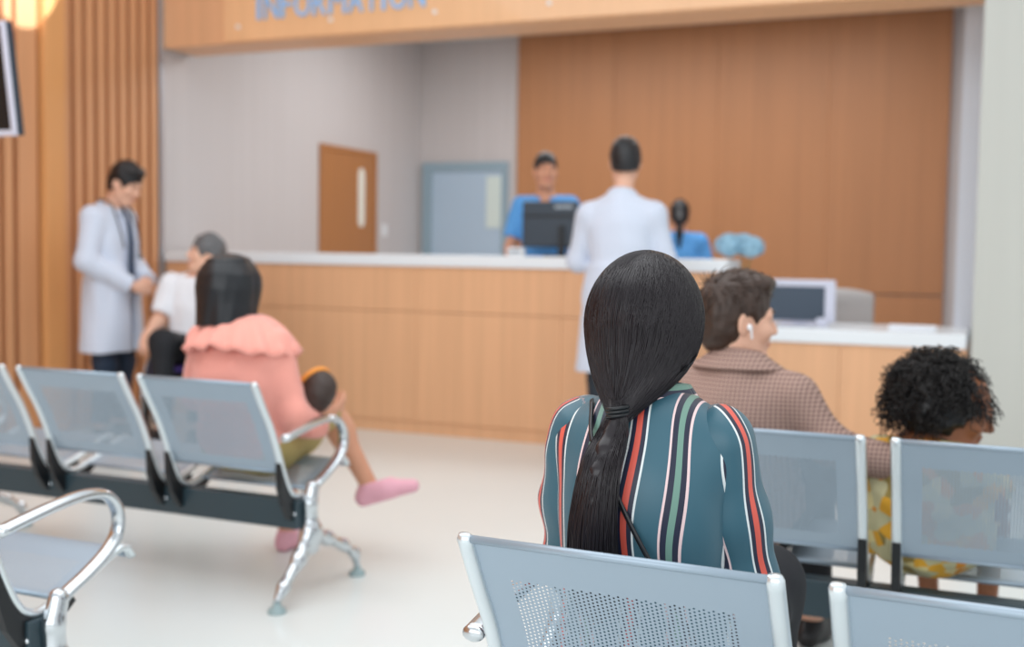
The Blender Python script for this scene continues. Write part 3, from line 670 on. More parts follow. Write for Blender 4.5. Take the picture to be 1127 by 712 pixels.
# --- 1. woman in the striped blazer, seen from behind
def striped_woman():
    t = empty('person', (-.522, 1.85, 0), a(-4), 'woman with a long dark ponytail in a teal striped blazer on the nearest bench', 'person')
    J = seated(.385, .925, .86, .128, .02)
    J['el'] = [V3(-.150, .04, .655), V3(.155, .04, .648)]; J['wr'] = [V3(-.06, .25, .62), V3(.08, .26, .62)]
    hd = (V3(-.012, .01, 1.083), rot3(2, -4, 3), .97)
    body('body', J, hd, t, 'skin', .005, sc=.95); brows(hd, t, 'hair_black')
    def setu(o, u):
        at = o.data.attributes.new('stripe', 'FLOAT', 'POINT'); at.data.foreach_set('value', np.asarray(u, np.float32))
    def cov(o):
        n = len(o.data.vertices); co = np.empty(n * 3, np.float32); o.data.vertices.foreach_get('co', co); return co.reshape(-1, 3).astype(float)
    f1 = wrinkle(.0028, 34, 11, (1, 1, .5)); f2 = wrinkle(.0040, 52, 12)
    s = S(); torso(s, J, .018, .86, .78); s.cut((0, 0, .37), (0, 0, -1)); s.cut(J['neck'] + V3(0, .0, .012), (0, .15, 1), 0, .2)
    o = garment(s, 'blazer', 'stripe', t, .0048, f1); co = cov(o)
    setu(o, (co[:, 0] + .004 * np.sin(co[:, 2] * 26 + co[:, 0] * 20) - .016) / .145 + 10.24)
    for i in (0, 1):
        A, B, Cw = J['sh'][i], J['el'][i], J['wr'][i]; sx = np.sign(A[0]); s = S()
        s.chain([A + V3(-sx * .006, 0, .001), A * .5 + B * .5, B, B + (Cw - B) * 1.02], [.062, .058, .055, .047], .03); s.cut(B + (Cw - B) * .93, Cw - B, 0, .075)
        o = garment(s, 'sleeve', 'stripe', t, .0048, f2); co = cov(o); best = np.full(len(co), 9.); u = np.zeros(len(co)); e1 = V3(sx * .75, -.65, 0)
        for P0, P1 in ((A, B), (B, Cw)):
            ab = P1 - P0; tt = np.clip(((co - P0) @ ab) / (ab @ ab), 0, 1); q = co - P0 - tt[:, None] * ab; dist = np.linalg.norm(q, axis=1); ax = ab / np.linalg.norm(ab)
            e1 = e1 - ax * (e1 @ ax); e1 /= np.linalg.norm(e1); e2 = np.cross(ax, e1); aa = q @ e1; sg = np.where(aa < 0, -1, 1) * np.sqrt(aa * aa + np.minimum(0, (co - P0) @ ax) ** 2); ua = np.arctan2(q @ e2, sg) * .056; w_ = dist < best; u[w_] = ua[w_]; best[w_] = dist[w_]
        setu(o, (u + .003 * np.sin(co[:, 2] * 30)) / .145 + 10.24 + .06 * sx)
    nk = J['neck']
    def col(uu, v):
        back = .5 - .5 * math.sin(uu); r = .055 + .028 * v + .003 * math.sin(uu * 3)
        return (nk[0] + r * 1.12 * math.cos(uu), nk[1] + .005 + r * math.sin(uu) * 1.05, nk[2] + .038 - .052 * v * (.75 + .35 * back) - .02 * (1 - back))
    c = ring_band('collar', 'stripe', t, col, 80, 8, .006)
    setu(c, [((v.co.z - nk[2]) * 6.2 + 10.56) for v in c.data.vertices])
    trousers(J, 'blacktr', t); shoes(J, 'tan_shoe', t)
    # hair: core shape, hair strands drawn from the parting to a low tie, then the ponytail
    C, R, q = hd; tie = V3(-.008, -.125, .953)
    env = V3(.0945, .110, .117)
    ctr = C + R @ V3(0, -.012, .006)
    s = S(); s.el(ctr, env - .010, .02, 'u', R); s.rc(ctr + R @ V3(-.003, -.03, -.03), tie, .066, .008, .05); s.el(C + R @ V3(0, .12, -.05), (.085, .088, .105), .01, 's', R)
    pt = catmull([tie, tie + V3(-.006, -.008, -.035), V3(-.020, -.168, .86), V3(-.026, -.178, .77), V3(-.026, -.170, .69), V3(-.024, -.155, .63)], 6)
    rad = np.interp(np.linspace(0, 1, len(pt)), [0, .1, .3, .6, .85, 1], [.012, .019, .030, .039, .043, .030])
    core = garment(s, 'hair', 'hair_long', t, .005)
    N = 9000; k = 26; paths = np.empty((N, k, 3))
    y0 = rng.uniform(-.35, .75, N); az = rng.uniform(-1.9, 1.9, N)           # azimuth 0 = straight back
    root = np.stack([.02 * rng.normal(size=N), y0, np.sqrt(1 - np.clip(y0, -.9, .9) ** 2)], 1)
    mid = np.stack([np.sin(az) * 1.0, -np.cos(az) * .95 + .1, rng.uniform(-.25, .15, N)], 1)
    off = rng.uniform(-.003, .003, N) + .001; jx = rng.normal(size=(N, 3)) * .006
    for i, u in enumerate(np.linspace(0, 1, k)):
        v = np.clip(u / .62, 0, 1); d = root * (1 - v)[..., None] ** 1.3 + mid * (v ** 1.1)[..., None] + np.stack([np.sin(az) * .35, -np.cos(az) * .2, np.zeros(N)], 1) * (np.sin(v * math.pi))[..., None] if u < .62 else mid * 1.0
        d = d / np.linalg.norm(d, axis=1, keepdims=True); p = d * (env + off[:, None])
        P_ = ctr + p @ R.T
        if u > .62:
            b = (u - .62) / .38; P0 = P_; Tt = tie + np.stack([np.sin(az) * .013, -np.cos(az) * .011, jx[:, 2]], 1)
            ctrl = P0 + V3(0, 0, -.055) + (Tt - P0) * .12
            P_ = (1 - b) ** 2 * P0 + 2 * b * (1 - b) * ctrl + b * b * Tt
        paths[:, i] = P_
    keep = np.ones(N, bool)
    so_ = link('hair_strands', strand_mesh('hair_strands', paths[keep], .0009, .0007), 'hair_long', core)
    N2 = 3200; th = rng.uniform(0, 2 * math.pi, N2); rr = np.sqrt(rng.uniform(0, 1, N2)); end = rng.integers(len(pt) - 9, len(pt), N2); pp = np.empty((N2, 28, 3))
    w1 = rng.uniform(0, 6.28, N2); 
    for i, u in enumerate(np.linspace(0, 1, 28)):
        x = u * end; i0 = np.minimum(x.astype(int), len(pt) - 2); f = (x - i0)[:, None]; cpt = pt[i0] * (1 - f) + pt[i0 + 1] * f; rd = np.interp(x, np.arange(len(pt)), rad)
        wob = .0022 * np.sin(u * 9 + w1)
        pp[:, i] = cpt + np.stack([np.cos(th) * rr * rd + wob, np.sin(th) * rr * rd * .62, np.zeros(N2)], 1)
    link('ponytail', strand_mesh('ponytail', pp, .0011, .0008), 'hair_long', core)
    s = S(); s.chain(pt[::3], list(rad[::3] * .55), .01); garment(s, 'ponytail_core', 'hair_long', core, .005)
    mb = MB()
    for dz in (-.006, 0, .006):
        ringp = [tuple(tie + V3(.0165 * math.cos(u), -.002 + .0145 * math.sin(u), dz + .003 * math.cos(u))) for u in np.linspace(0, 2 * math.pi, 25)]; mb.sweep(ringp, .0032, n=8, caps=False)
    part(mb, 'hair_tie', 'black', core, True)
    # cross-body strap lying on the back
    path = catmull([V3(-.085, -.050, .958), V3(-.05, -.128, .90), V3(-.005, -.148, .835), V3(.035, -.150, .765), V3(.08, -.145, .69), V3(.12, -.12, .61), V3(.14, -.07, .53)], 8)
    part(MB().sweep([tuple(p) for p in path], .0045, .0025, n=8, side=V3(.75, 0, .66)), 'bag_strap', 'strap', t, True)
striped_woman()

# --- 2. brown blazer person, head turned right
def blazer_person():
    t = empty('person', (-.635, 3.165, 0), a(-8), 'short haired person in a brown checked blazer with a white earbud', 'person')
    J = seated(.385, .875, .98, .165, .0); J['el'][1] = V3(.262, -.015, .705); J['wr'][1] = V3(.46, .02, .655); J['hand'][1] = (V3(1, .15, -.1), V3(0, .9, -.3), 25)
    J['sh'][0] = V3(-.165, -.02, .842); J['sh'][1] = V3(.163, -.02, .825)
    hd = (V3(-.008, -.01, 1.028), rot3(50, -3, 2), 1.0)
    body('body', J, hd, t, 'skin', .0055); brows(hd, t, 'hair_brown')
    s = S(); torso(s, J, .022, .98, .9); sleeves(s, J, (.060, .054, .046), .95); s.cut(J['neck'] + V3(0, 0, .0), (0, .2, 1), 0, .16); s.cut((0, 0, .36), (0, 0, -1))
    f1 = wrinkle(.0025, 36, 21); garment(s, 'blazer', 'check', t, .006, f1); nk = J['neck']
    def col(uu, v):
        back = .5 - .5 * math.sin(uu); r = .058 + .050 * v
        return (nk[0] + r * 1.2 * math.cos(uu), nk[1] + .003 + r * math.sin(uu), nk[2] + .044 - .055 * v * (.6 + .4 * back) - .03 * (1 - back))
    ring_band('collar', 'check', t, col, 72, 8, .006)
    trousers(J, 'blacktr', t); shoes(J, 'tan_shoe', t)
    C, R, q = hd; P = lambda *v: C + R @ V3(*v)
    s = S(); hair_cap(s, hd, .010, .012, -.072); s.el(P(0, .04, .105), (.062, .06, .030), .03, 'u', R); s.disp = None
    core = garment(s, 'hair', 'hair_brown', t, .005, wrinkle(.002, 150, 5))
    N = 1500; paths = []
    for i in range(N):
        az = rng.uniform(0, 2 * math.pi); el = math.asin(rng.uniform(-.55, 1)); d = V3(math.cos(el) * math.sin(az), math.cos(el) * math.cos(az), math.sin(el))
        if d[1] > .35 and d[2] < .55: continue
        if abs(d[0]) > .72 and d[2] < .05 and d[1] > -.2: continue
        c0 = V3(0, -.016, .036); rad_ = V3(.084, .102, .099); p = c0 + d * rad_
        top = max(0, d[2]); flow = V3(.25 * d[0], .9, .35) * top ** 1.2 + V3(-.25 * d[0], -.35, -.9) * (1 - top); flow -= d * (flow @ d) * .75; flow += rng.normal(size=3) * .11; flow /= np.linalg.norm(flow)
        L = .022 + .030 * top * rng.uniform(.6, 1.3); pts = []
        for u in (0, .33, .66, 1): pts.append(C + R @ (p + flow * L * u + d * (.003 * math.sin(u * 2.2)) - d * .003 * u - d * .003))
        paths.append(pts)
    link('hair_tufts', strand_mesh('hair_tufts', paths, .0030, .0006, 4), 'hair_brown', core)
    s = S(); s.el(P(.086, .004, -.012), (.007, .007, .009), .003, 'u', R).rc(P(.089, .008, -.012), P(.086, .014, -.042), .0036, .003, .003); e_ = garment(s, 'earbud', 'earbud', t, .0016); e_['label'] = 'white earbud'
blazer_person()

# --- 3. curly haired child
def curly_child():
    t = empty('person', (-.135, 3.18, 0), a(-12), 'child with big black curly hair in a yellow floral dress on the right hand bench', 'person')
    J = seated(.40, .695, .78, .115, .0, .34)
    J['chest'] = V3(0, -.0, .60); J['el'] = [V3(-.165, .03, .57), V3(.165, .05, .56)]; J['wr'] = [V3(-.09, .18, .50), V3(.09, .2, .50)]; J['an'] = [V3(-.08, .40, .16), V3(.08, .40, .16)]; J['toe'] = [V3(-.08, .52, .11), V3(.08, .52, .11)]
    hd = (V3(.066, .015, .818), rot3(74, -20, 4), .88)
    body('body', J, hd, t, 'skin_brown', .0055, 'lip_dark', .78); brows(hd, t, 'hair_curly')
    s = S(); torso(s, J, .016, .82, .9); s.loft([(.43, 0, .07, .15, .14), (.56, 0, .01, .125, .11)], .05); sleeves(s, J, (.052, .05), .55, True); s.cut(J['neck'], (0, .15, 1), 0, .12)
    for i in (0, 1): s.rc(J['hip'][i] + V3(0, .03, .01), J['kn'][i] + V3(0, -.08, 0), .075, .068, .04)
    s.rc((-.13, -.02, .60), (-.165, -.045, .48), .045, .05, .04)
    garment(s, 'dress', 'floral', t, .006, wrinkle(.005, 55, 31))
    shoes(J, 'tan_shoe', t, .7)
    C, R, q = hd; hc = V3(.014, .0, .858)
    s = S(); s.el(hc, (.105, .105, .085), .03).el(hc + V3(0, -.02, -.05), (.098, .09, .06), .05).el(C + R @ V3(0, .115, -.07), (.07, .085, .085), .01, 's', R)
    core = garment(s, 'hair', 'hair_curly', t, .006, wrinkle(.006, 120, 8))
    paths = []
    for i in range(1500):
        d = rng.normal(size=3); d /= np.linalg.norm(d)
        if d[2] < -.62: continue
        f = R.T @ d
        if f[1] > .25 and f[2] < .06: continue
        p0 = hc + d * V3(.095, .095, .085); L = rng.uniform(.035, .065) * (1.0 if d[2] > 0 else 1.25); n = rng.uniform(2.2, 4.0); rr = rng.uniform(.004, .008); ph = rng.uniform(0, 6.28)
        ax = d * V3(1, 1, .75) + V3(0, 0, -.55 * (1 - max(0, d[2]))) + rng.normal(size=3) * .22; ax /= np.linalg.norm(ax); e1 = np.cross(ax, V3(.3, .5, .8)); e1 /= np.linalg.norm(e1); e2 = np.cross(ax, e1); pts = []
        for u in np.linspace(0, 1, 22):
            g = V3(0, 0, -.022) * u * u; pts.append(p0 + ax * L * u + g + rr * (e1 * math.cos(ph + u * n * 6.28) + e2 * math.sin(ph + u * n * 6.28)))
        paths.append(pts)
    link('hair_curls', strand_mesh('hair_curls', paths, .0024, .0010, 4), 'hair_curly', core)
curly_child()

# --- 4. woman in pink holding a baby
def pink_woman():
    t = empty('person', (-2.475, 3.385, 0), 0, 'woman with a black bob in a pink ruffled top holding a small child', 'person')
    J = seated(.41, .905, 1.0, .165, .02)
    J['kn'] = [V3(-.09, .42, .53), V3(.105, .41, .59)]; J['an'] = [V3(-.10, .44, .085), V3(.255, .465, .30)]; J['toe'] = [V3(-.11, .59, .03), V3(.35, .497, .268)]; J['foot_up'] = [None, V3(-.35, .05, 1) / 1.06]
    J['el'] = [V3(-.24, .06, .66), V3(.205, .02, .62)]; J['sh'] = [V3(-.16, -.0, .865), V3(.140, -.0, .855)]; J['wr'] = [V3(-.08, .27, .64), V3(.235, .20, .60)]; J['hand'] = [(V3(.9, .3, 0), V3(0, -.3, 1), 30), (V3(-.15, .9, .1), V3(-.5, 0, .8), 35)]
    hd = (V3(-.045, .0, 1.056), rot3(14, -10, 3), .98)
    body('body', J, hd, t, 'skin_tan', .0055); brows(hd, t, 'hair_black')
    s = S(); torso(s, J, .022, 1.0, 1.05); sleeves(s, J, (.064, .060, .05), .45); s.cut(J['neck'], (0, .15, 1), 0, .15); s.cut((0, 0, .43), (0, 0, -1))
    garment(s, 'blouse', 'pink', t, .0065, wrinkle(.004, 40, 41)); nk = J['neck']
    def cape(uu, v):
        r = .060 + .130 * v; wv = .008 * v * v * math.sin(uu * 15); back = .5 - .5 * math.sin(uu)
        return (nk[0] + (r * 1.18 + wv) * math.cos(uu), nk[1] + .005 + (r * (.78 + .16 * back) + wv) * math.sin(uu), nk[2] + .030 - .020 * v - .085 * v * v - .035 * v * v * abs(math.cos(uu)) + wv)
    ring_band('ruffle_collar', 'pink', t, cape, 180, 10, .005)
    s = S(); s.el(J['pel'] + V3(0, .01, .01), (.182, .13, .118), .04)
    for i in (0, 1): s.rc(J['hip'][i], J['kn'][i] * .86 + J['hip'][i] * .14, .098, .082, .06)
    s.rc((.05, .10, .475), (.08, .24, .51), .095, .085, .05); garment(s, 'skirt', 'khaki', t, .007, wrinkle(.003, 40, 42))
    shoes(J, 'pink_shoe', t, .98, 'shoe')
    C, R, q = hd; P = lambda *v: C + R @ V3(*v)
    s = S(); s.el(P(0, -.012, .028), (.094, .110, .102), .03, 'u', R)
    tab = [(C[2] - .125, C[0], C[1] - .03, .102, .096), (C[2] - .06, C[0], C[1] - .025, .103, .102), (C[2] + .01, C[0], C[1] - .02, .097, .105), (C[2] + .06, C[0], C[1] - .02, .084, .092), (C[2] + .10, C[0], C[1] - .02, .055, .062)]
    s.loft(tab, .05); s.el(P(0, .115, -.06), (.075, .10, .125), .012, 's', R); s.el(P(0, .03, -.13), (.055, .075, .075), .012, 's', R)
    garment(s, 'hair', 'hair_bluish', t, .005, wrinkle(.0022, 70, 6, (1, 1, .12)))
    return t
pink_woman()
def baby():
    t = empty('person', (-2.248, 3.505, .525), 0, 'small dark haired child with an orange hair band in the pink woman\'s arms', 'person')
    hd = (V3(0, 0, .165), rot3(-60, 40, 20), .70); s = S()
    J = dict(pel=V3(-.30, .06, .05), chest=V3(-.14, .03, .07), neck=V3(-.045, .01, .11), w=.6, sh=[V3(-.09, .10, .08), V3(-.07, -.05, .08)], el=[V3(-.17, .15, .08), V3(-.14, -.02, .13)], wr=[V3(-.19, .10, .13), V3(-.20, .03, .15)],
             hand=[(V3(-.6, -.5, .2), V3(0, -.5, -1), 35), (V3(-.8, .3, 0), V3(0, .3, -1), 35)], hip=[V3(-.30, .10, .05), V3(-.30, .0, .05)], kn=[V3(-.40, .12, .09), V3(-.40, .02, .10)], an=[V3(-.46, .12, -.02), V3(-.46, .02, -.02)], toe=[V3(-.52, .12, -.03), V3(-.52, .02, -.03)])
    s.el(J['chest'], (.10, .07, .065), .03).el(J['pel'], (.09, .075, .07), .05).rc(J['neck'], hd[0] + hd[1] @ V3(0, -.02, -.05) * .7, .035, .034, .03); head(s, hd)
    for i in (0, 1):
        s.chain([J['sh'][i], J['el'][i], J['wr'][i]], [.028, .024, .018], .02); hand(s, J['wr'][i], *J['hand'][i][:2], i == 1, 35, .5); s.chain([J['hip'][i], J['kn'][i], J['an'][i], J['toe'][i]], [.045, .036, .024, .016], .02)
    me = s.mesh('body', .005); link('body', me, 'skin_tan', t)
    s = S(); s.el(J['chest'], (.115, .085, .078), .03).el(J['pel'], (.105, .09, .082), .05).rc(V3(-.10, -.02, .06), V3(.02, -.02, .045), .06, .05, .04)
    for i in (0, 1): s.rc(J['sh'][i], J['el'][i], .038, .034, .03)
    s.cut(J['neck'] + V3(.02, 0, .03), V3(.5, 0, .8), 0, .06); garment(s, 'romper', 'pink', t, .006, wrinkle(.003, 60, 51))
    s = S(); hair_cap(s, hd, .010, .01, -.085); garment(s, 'hair', 'hair_baby', t, .004, wrinkle(.0012, 160, 7))
    C, R, q = hd; mb = MB(); mb.sweep([tuple(C + R @ (V3(.090 * math.cos(u), .03 + .02 * math.sin(u), .012 + .112 * math.sin(u)) * q)) for u in np.linspace(-.25, math.pi + .25, 30)], .004, .009, n=8); part(mb, 'hair_band', 'orange', t, True)
baby()

# --- 5. elderly woman in a wheelchair
def elder():
    x, yy = -4.425, 5.60; rz = a(-154)
    t = empty('wheelchair', (x, yy, 0), rz, 'black wheelchair with purple padding under the older woman in a white shirt', 'wheelchair')
    part(MB().box(-.21, .21, -.20, .22, .44, .475, 0, .012), 'seat', 'black', t)
    part(MB().box(-.21, .21, -.02, .02, 0, .46, 0, .012, Matrix.Rotation(a(10), 3, 'X'), (0, -.235, .47)), 'backrest', 'black', t)
    part(MB().box(-.19, .19, -.17, .21, .477, .51, 0, .015), 'cushion', 'purple', t)
    for s_ in (-1, 1):
        w_ = MB(); w_.sweep([(s_ * .27, -.14 + .285 * math.cos(u), .29 + .285 * math.sin(u)) for u in np.linspace(0, 2 * math.pi, 49)], .014, n=8, caps=False)
        for k in range(8): w_.sweep([(s_ * .27, -.14, .29), (s_ * .27, -.14 + .275 * math.cos(k * .785), .29 + .275 * math.sin(k * .785))], .0025, n=6)
        w_.sweep([(s_ * .24, -.14, .29), (s_ * .30, -.14, .29)], .025, n=12); part(w_, 'wheel', 'black', t, True)
        part(MB().sweep([(s_ * .30, -.14 + .25 * math.cos(u), .29 + .25 * math.sin(u)) for u in np.linspace(0, 2 * math.pi, 41)], .007, n=8, caps=False), 'push_rim', 'chrome', t, True)
        c_ = MB(); c_.sweep([(s_ * .225, .30 + .075 * math.cos(u), .09 + .075 * math.sin(u)) for u in np.linspace(0, 2 * math.pi, 25)], .015, n=8, caps=False).sweep([(s_ * .225, .30, .09), (s_ * .225, .25, .30)], .011, n=8); part(c_, 'caster', 'black', t, True)
        f = MB(); f.sweep([(s_ * .225, -.32, .93), (s_ * .225, -.23, .46), (s_ * .225, .24, .45), (s_ * .225, .36, .20), (s_ * .20, .42, .12)], .011, n=10).sweep([(s_ * .225, -.22, .30), (s_ * .225, .26, .30)], .010, n=10); part(f, 'frame', 'black', t, True)
        part(MB().box(s_ * .245 - .025, s_ * .245 + .025, -.20, .14, .640, .668, 0, .012).box(s_ * .245 - .01, s_ * .245 + .01, .08, .10, .44, .65), 'armrest', 'purple', t)
        part(MB().box(s_ * .10 - .07, s_ * .10 + .07, .36, .50, .095, .11, 0, .005), 'footplate', 'black', t)
    t = empty('person', (x, yy, 0), rz, 'older grey haired woman in a white shirt sitting in the wheelchair facing the doctor', 'person')
    J = seated(.505, 1.015, 1.0, .165, -.06); J['pel'] = V3(0, -.06, .585); J['chest'] = V3(0, -.09, .88); J['neck'] = V3(0, -.075, 1.05)
    J['an'] = [V3(-.10, .43, .185), V3(.10, .43, .185)]; J['toe'] = [V3(-.11, .55, .135), V3(.11, .55, .135)]
    J['el'] = [V3(-.235, -.04, .765), V3(.225, -.02, .775)]; J['wr'] = [V3(-.20, .18, .70), V3(.245, .17, .705)]; J['hand'] = [(V3(.1, .8, -.3), V3(0, -.3, -1), 30), (V3(0, .75, -.6), V3(-.2, -.5, -.8), 25)]
    hd = (V3(-.05, -.03, 1.168), rot3(68, 12, 0), .95)
    body('body', J, hd, t, 'skin', .0055); brows(hd, t, 'hair_grey')
    s = S(); torso(s, J, .026, 1.05, 1.1); sleeves(s, J, (.068, .068), .82, True); s.cut(J['neck'], (0, .2, 1), 0, .12); s.cut((0, 0, .53), (0, 0, -1)); garment(s, 'shirt', 'shirt', t, .007, wrinkle(.004, 40, 61))
    trousers(J, 'blacktr', t); shoes(J, 'tan_shoe', t)
    s = S(); hair_cap(s, hd, .016, .016, -.075); garment(s, 'hair', 'hair_grey', t, .005, wrinkle(.003, 90, 9))
elder()

# --- doctors
def coat(t, J, hem, o=.03, mt='coat', front=.0, seed=70, w=1.0, arm=(.072, .062, .055), cutf=.93):
    s = S(); torso(s, J, o, w, 1.0); p = J['pel']; zc = J['chest'][2]
    s.loft([(hem, p[0], p[1], .245 * w, .165), (p[2] - .05, p[0], p[1], .215 * w, .150), (p[2] + .14, p[0], (p[1] + J['chest'][1]) / 2, .175 * w, .128)], .05)
    sleeves(s, J, arm, cutf)
    s.cut((0, 0, hem + .004), (0, 0, -1)); s.cut(J['neck'] + V3(0, 0, .005), (0, .2, 1), 0, .16)
    if front:
        for z0, z1, hw in ((zc - .30, J['neck'][2] + .1, front), (hem - .1, zc - .28, front * .55)): s.bx((0, .28, (z0 + z1) / 2), (hw, .26, (z1 - z0) / 2), .01, .02, 's')
    o_ = garment(s, 'white_coat', mt, t, .0075, wrinkle(.004, 26, seed, (1, 1, .45))); nk = J['neck']
    def col(uu, v):
        back = .5 - .5 * math.sin(uu); r = .064 + .036 * v
        return (nk[0] + r * 1.15 * math.cos(uu), nk[1] + .005 + r * math.sin(uu), nk[2] + .045 - .065 * v * (.6 + .4 * back) - .05 * (1 - back))
    ring_band('coat_collar', mt, t, col, 60, 6, .006); return o_
def doctor_left():
    t = empty('person', (-5.075, 5.60, 0), a(-80), 'doctor in a white coat and navy tie looking down by the slatted wooden wall', 'person')
    J = standing(1.74); J['sh'] = [V3(-.17, -.02, 1.385), V3(.17, -.02, 1.385)]; J['el'] = [V3(-.255, -.02, 1.12), V3(.255, -.02, 1.12)]; J['wr'] = [V3(-.085, .205, .985), V3(.085, .205, .965)]; J['hand'] = [(V3(.75, .45, -.2), V3(.1, -.9, -.1), 35), (V3(-.75, .45, -.1), V3(-.1, -.9, -.1), 35)]
    hd = (V3(0, .095, 1.600), rot3(6, -24, 0), 1.0)
    body('body', J, hd, t, 'skin', .0055); brows(hd, t, 'hair_black')
    s = S(); torso(s, J, .016, 1.0, .9); s.cut((0, 0, .84), (0, 0, -1)); s.cut(J['neck'] + V3(0, 0, .022), (0, .1, 1), 0, .15); garment(s, 'shirt', 'shirt_blue', t, .008)
    coat(t, J, .555, .03, front=.062, seed=71)
    trousers(J, 'navy', t); shoes(J, 'tan_shoe', t)
    mb = MB(); mb.sweep([(0, .072, 1.455), (0, .118, 1.40), (0, .138, 1.25), (0, .135, 1.10), (0, .142, .98), (0, .146, .92)], [.016, .020, .026, .032, .036, .004], .006, n=10, side=(1, 0, 0)); part(mb, 'tie', 'tie', t, True)
    mb = MB(); mb.sweep([tuple(p) for p in catmull([(-.085, .14, 1.16), (-.10, .125, 1.30), (-.085, .05, 1.475), (0, -.09, 1.50), (.085, .05, 1.475), (.10, .125, 1.30), (.085, .14, 1.20)], 8)], .005, n=8); mb.ball((-.085, .145, 1.15), .014, 6); part(mb, 'stethoscope', 'charcoal', t, True)
    s = S(); hair_cap(s, hd, .014, .022, -.055); s.el(hd[0] + hd[1] @ V3(0, .05, .105), (.06, .05, .026), .03, 'u', hd[1]); garment(s, 'hair', 'hair_black', t, .005, wrinkle(.0025, 110, 4))
doctor_left()
def doctor_counter():
    t = empty('person', (-1.885, 6.03, 0), a(6), 'doctor in a white coat seen from behind at the counter', 'person')
    J = standing(1.83, 1.05, .20); J['el'] = [V3(-.25, .04, 1.17), V3(.235, .05, 1.17)]; J['wr'] = [V3(-.16, .29, 1.21), V3(.16, .29, 1.21)]; J['hand'] = [(V3(.3, .9, .05), V3(0, 0, -1), 12), (V3(-.3, .9, .05), V3(0, 0, -1), 12)]
    J['neck'] += V3(0, .02, .0); J['sh'] = [V3(-.178, -.0, 1.425), V3(.178, .0, 1.425)]; hd = (V3(.005, .045, 1.712), rot3(-14, -8, 0), 1.0)
    body('body', J, hd, t, 'skin', .006); brows(hd, t, 'hair_black')
    coat(t, J, .56, .032, seed=75, w=.98, arm=(.070, .064, .056))
    trousers(J, 'charcoal', t); shoes(J, 'tan_shoe', t)
    s = S(); torso(s, J, .02, 1.0, .9); s.cut((0, 0, .9), (0, 0, -1)); s.cut(J['neck'] + V3(0, 0, .03), (0, .1, 1), 0, .15); garment(s, 'shirt', 'shirt_blue', t, .009)
    s = S(); hair_cap(s, hd, .012, .020, -.042); garment(s, 'hair', 'hair_black', t, .005, wrinkle(.0025, 110, 14))
doctor_counter()
def nurse(loc, rz, label, h, yaw, pony, zoff=0, hp=0):
    t = empty('person', loc, rz, label, 'person'); J = standing(h, .95, .165); q = h / 1.75; J['sh'] = [p - V3(0, 0, .02) for p in J['sh']]
    J['el'] = [V3(-.235, .0, 1.12 * q), V3(.235, .0, 1.12 * q)]; J['wr'] = [V3(-.19, .23, 1.0 * q), V3(.19, .23, 1.0 * q)]; J['hand'] = [(V3(.2, .9, -.2), V3(.2, 0, -1), 20), (V3(-.2, .9, -.2), V3(-.2, 0, -1), 20)]
    hd = (V3(0, .025, h - .127), rot3(yaw, hp, 0), .96)
    body('body', J, hd, t, 'skin_tan', .006); brows(hd, t, 'hair_black')
    s = S(); torso(s, J, .022, .97, 1.0); s.loft([(.78 * q, 0, 0, .20, .145), (1.0 * q, 0, 0, .178, .125)], .04); sleeves(s, J, (.068, .068), .78, True); s.cut(J['neck'] + V3(0, .0, .0), (0, .2, 1), 0, .10); s.cut((0, 0, .80 * q), (0, 0, -1)); s.el(J['neck'] + V3(0, .11, -.03), (.045, .06, .075), .01, 's')
    garment(s, 'scrub_top', 'scrub', t, .008, wrinkle(.0035, 35, 81)); trousers(J, 'scrub', t); shoes(J, 'white', t)
    s = S(); hair_cap(s, hd, .008, .010, -.06); C, R, _ = hd
    if pony: s.chain([C + R @ V3(0, -.105, .02), C + R @ V3(0, -.145, -.04), C + R @ V3(0, -.15, -.15), C + R @ V3(0, -.145, -.27)], [.022, .030, .028, .012], .02)
    else: s.el(C + R @ V3(0, -.12, .01), (.04, .036, .038), .012, 'u', R)
    garment(s, 'hair', 'hair_black', t, .005, wrinkle(.0015, 110, 15))
nurse((-2.765, 7.14, .13), a(-166), 'nurse in blue scrubs facing the camera behind the dark monitor', 1.755, -16, False)
nurse((-2.33, 9.02, 0), a(15), 'nurse in blue scrubs with a black ponytail turned to the back wall', 1.665, 0, True)

# ---------------------------------------------------------------- things on the counters
t = empty('computer_monitor', (-2.58, 6.93 + CY - 6.67, 1.19), a(6), 'dark computer monitor seen from behind on the high counter in front of the nurse', 'monitor')
t.location = (-2.63, 6.88, 1.19)
part(MB().box(-.185, .185, -.012, .02, .06, .355, 0, .010), 'shell', 'monitor', t)
part(MB().box(-.185, .185, -.018, -.010, .255, .27, 0, .003), 'shell_ridge', 'black', t)
part(MB().box(-.17, .17, .019, .023, .075, .34), 'screen', 'screen', t)
part(MB().box(.03, .15, -.0145, -.011, .31, .33), 'maker_mark', 'grey_mark', t)
part(MB().box(.06, .10, -.03, -.008, .008, .20, 0, .006), 'stand', 'black', t); part(MB().box(-.02, .18, -.09, .09, 0, .012, 0, .005), 'base', 'black', t)
t = empty('card_reader', (-2.83, 6.80, 1.19), a(5), 'small white device on the high counter at the foot of the dark monitor', 'device')
mb = MB().box(-.055, .055, -.03, .03, 0, .055, 0, .01); part(mb, 'body', 'white', t); part(MB().box(-.04, .04, -.033, -.028, .02, .04), 'slot', 'grey_mark', t)
t = empty('desktop_screen', (-1.05, 6.98, .80), a(4), 'white framed computer screen standing on the low reception desk', 'monitor')
part(MB().box(-.215, .205, 0, .03, .02, .275, 0, .010), 'frame', 'lilac', t); part(MB().box(-.205, .145, -.006, .004, .03, .235, 0, .003), 'back_panel', 'slate', t)
part(MB().box(-.04, .04, .02, .05, 0, .12, 0, .004), 'stand', 'lilac', t); part(MB().box(-.12, .12, -.03, .12, 0, .012, 0, .005), 'base', 'lilac', t)
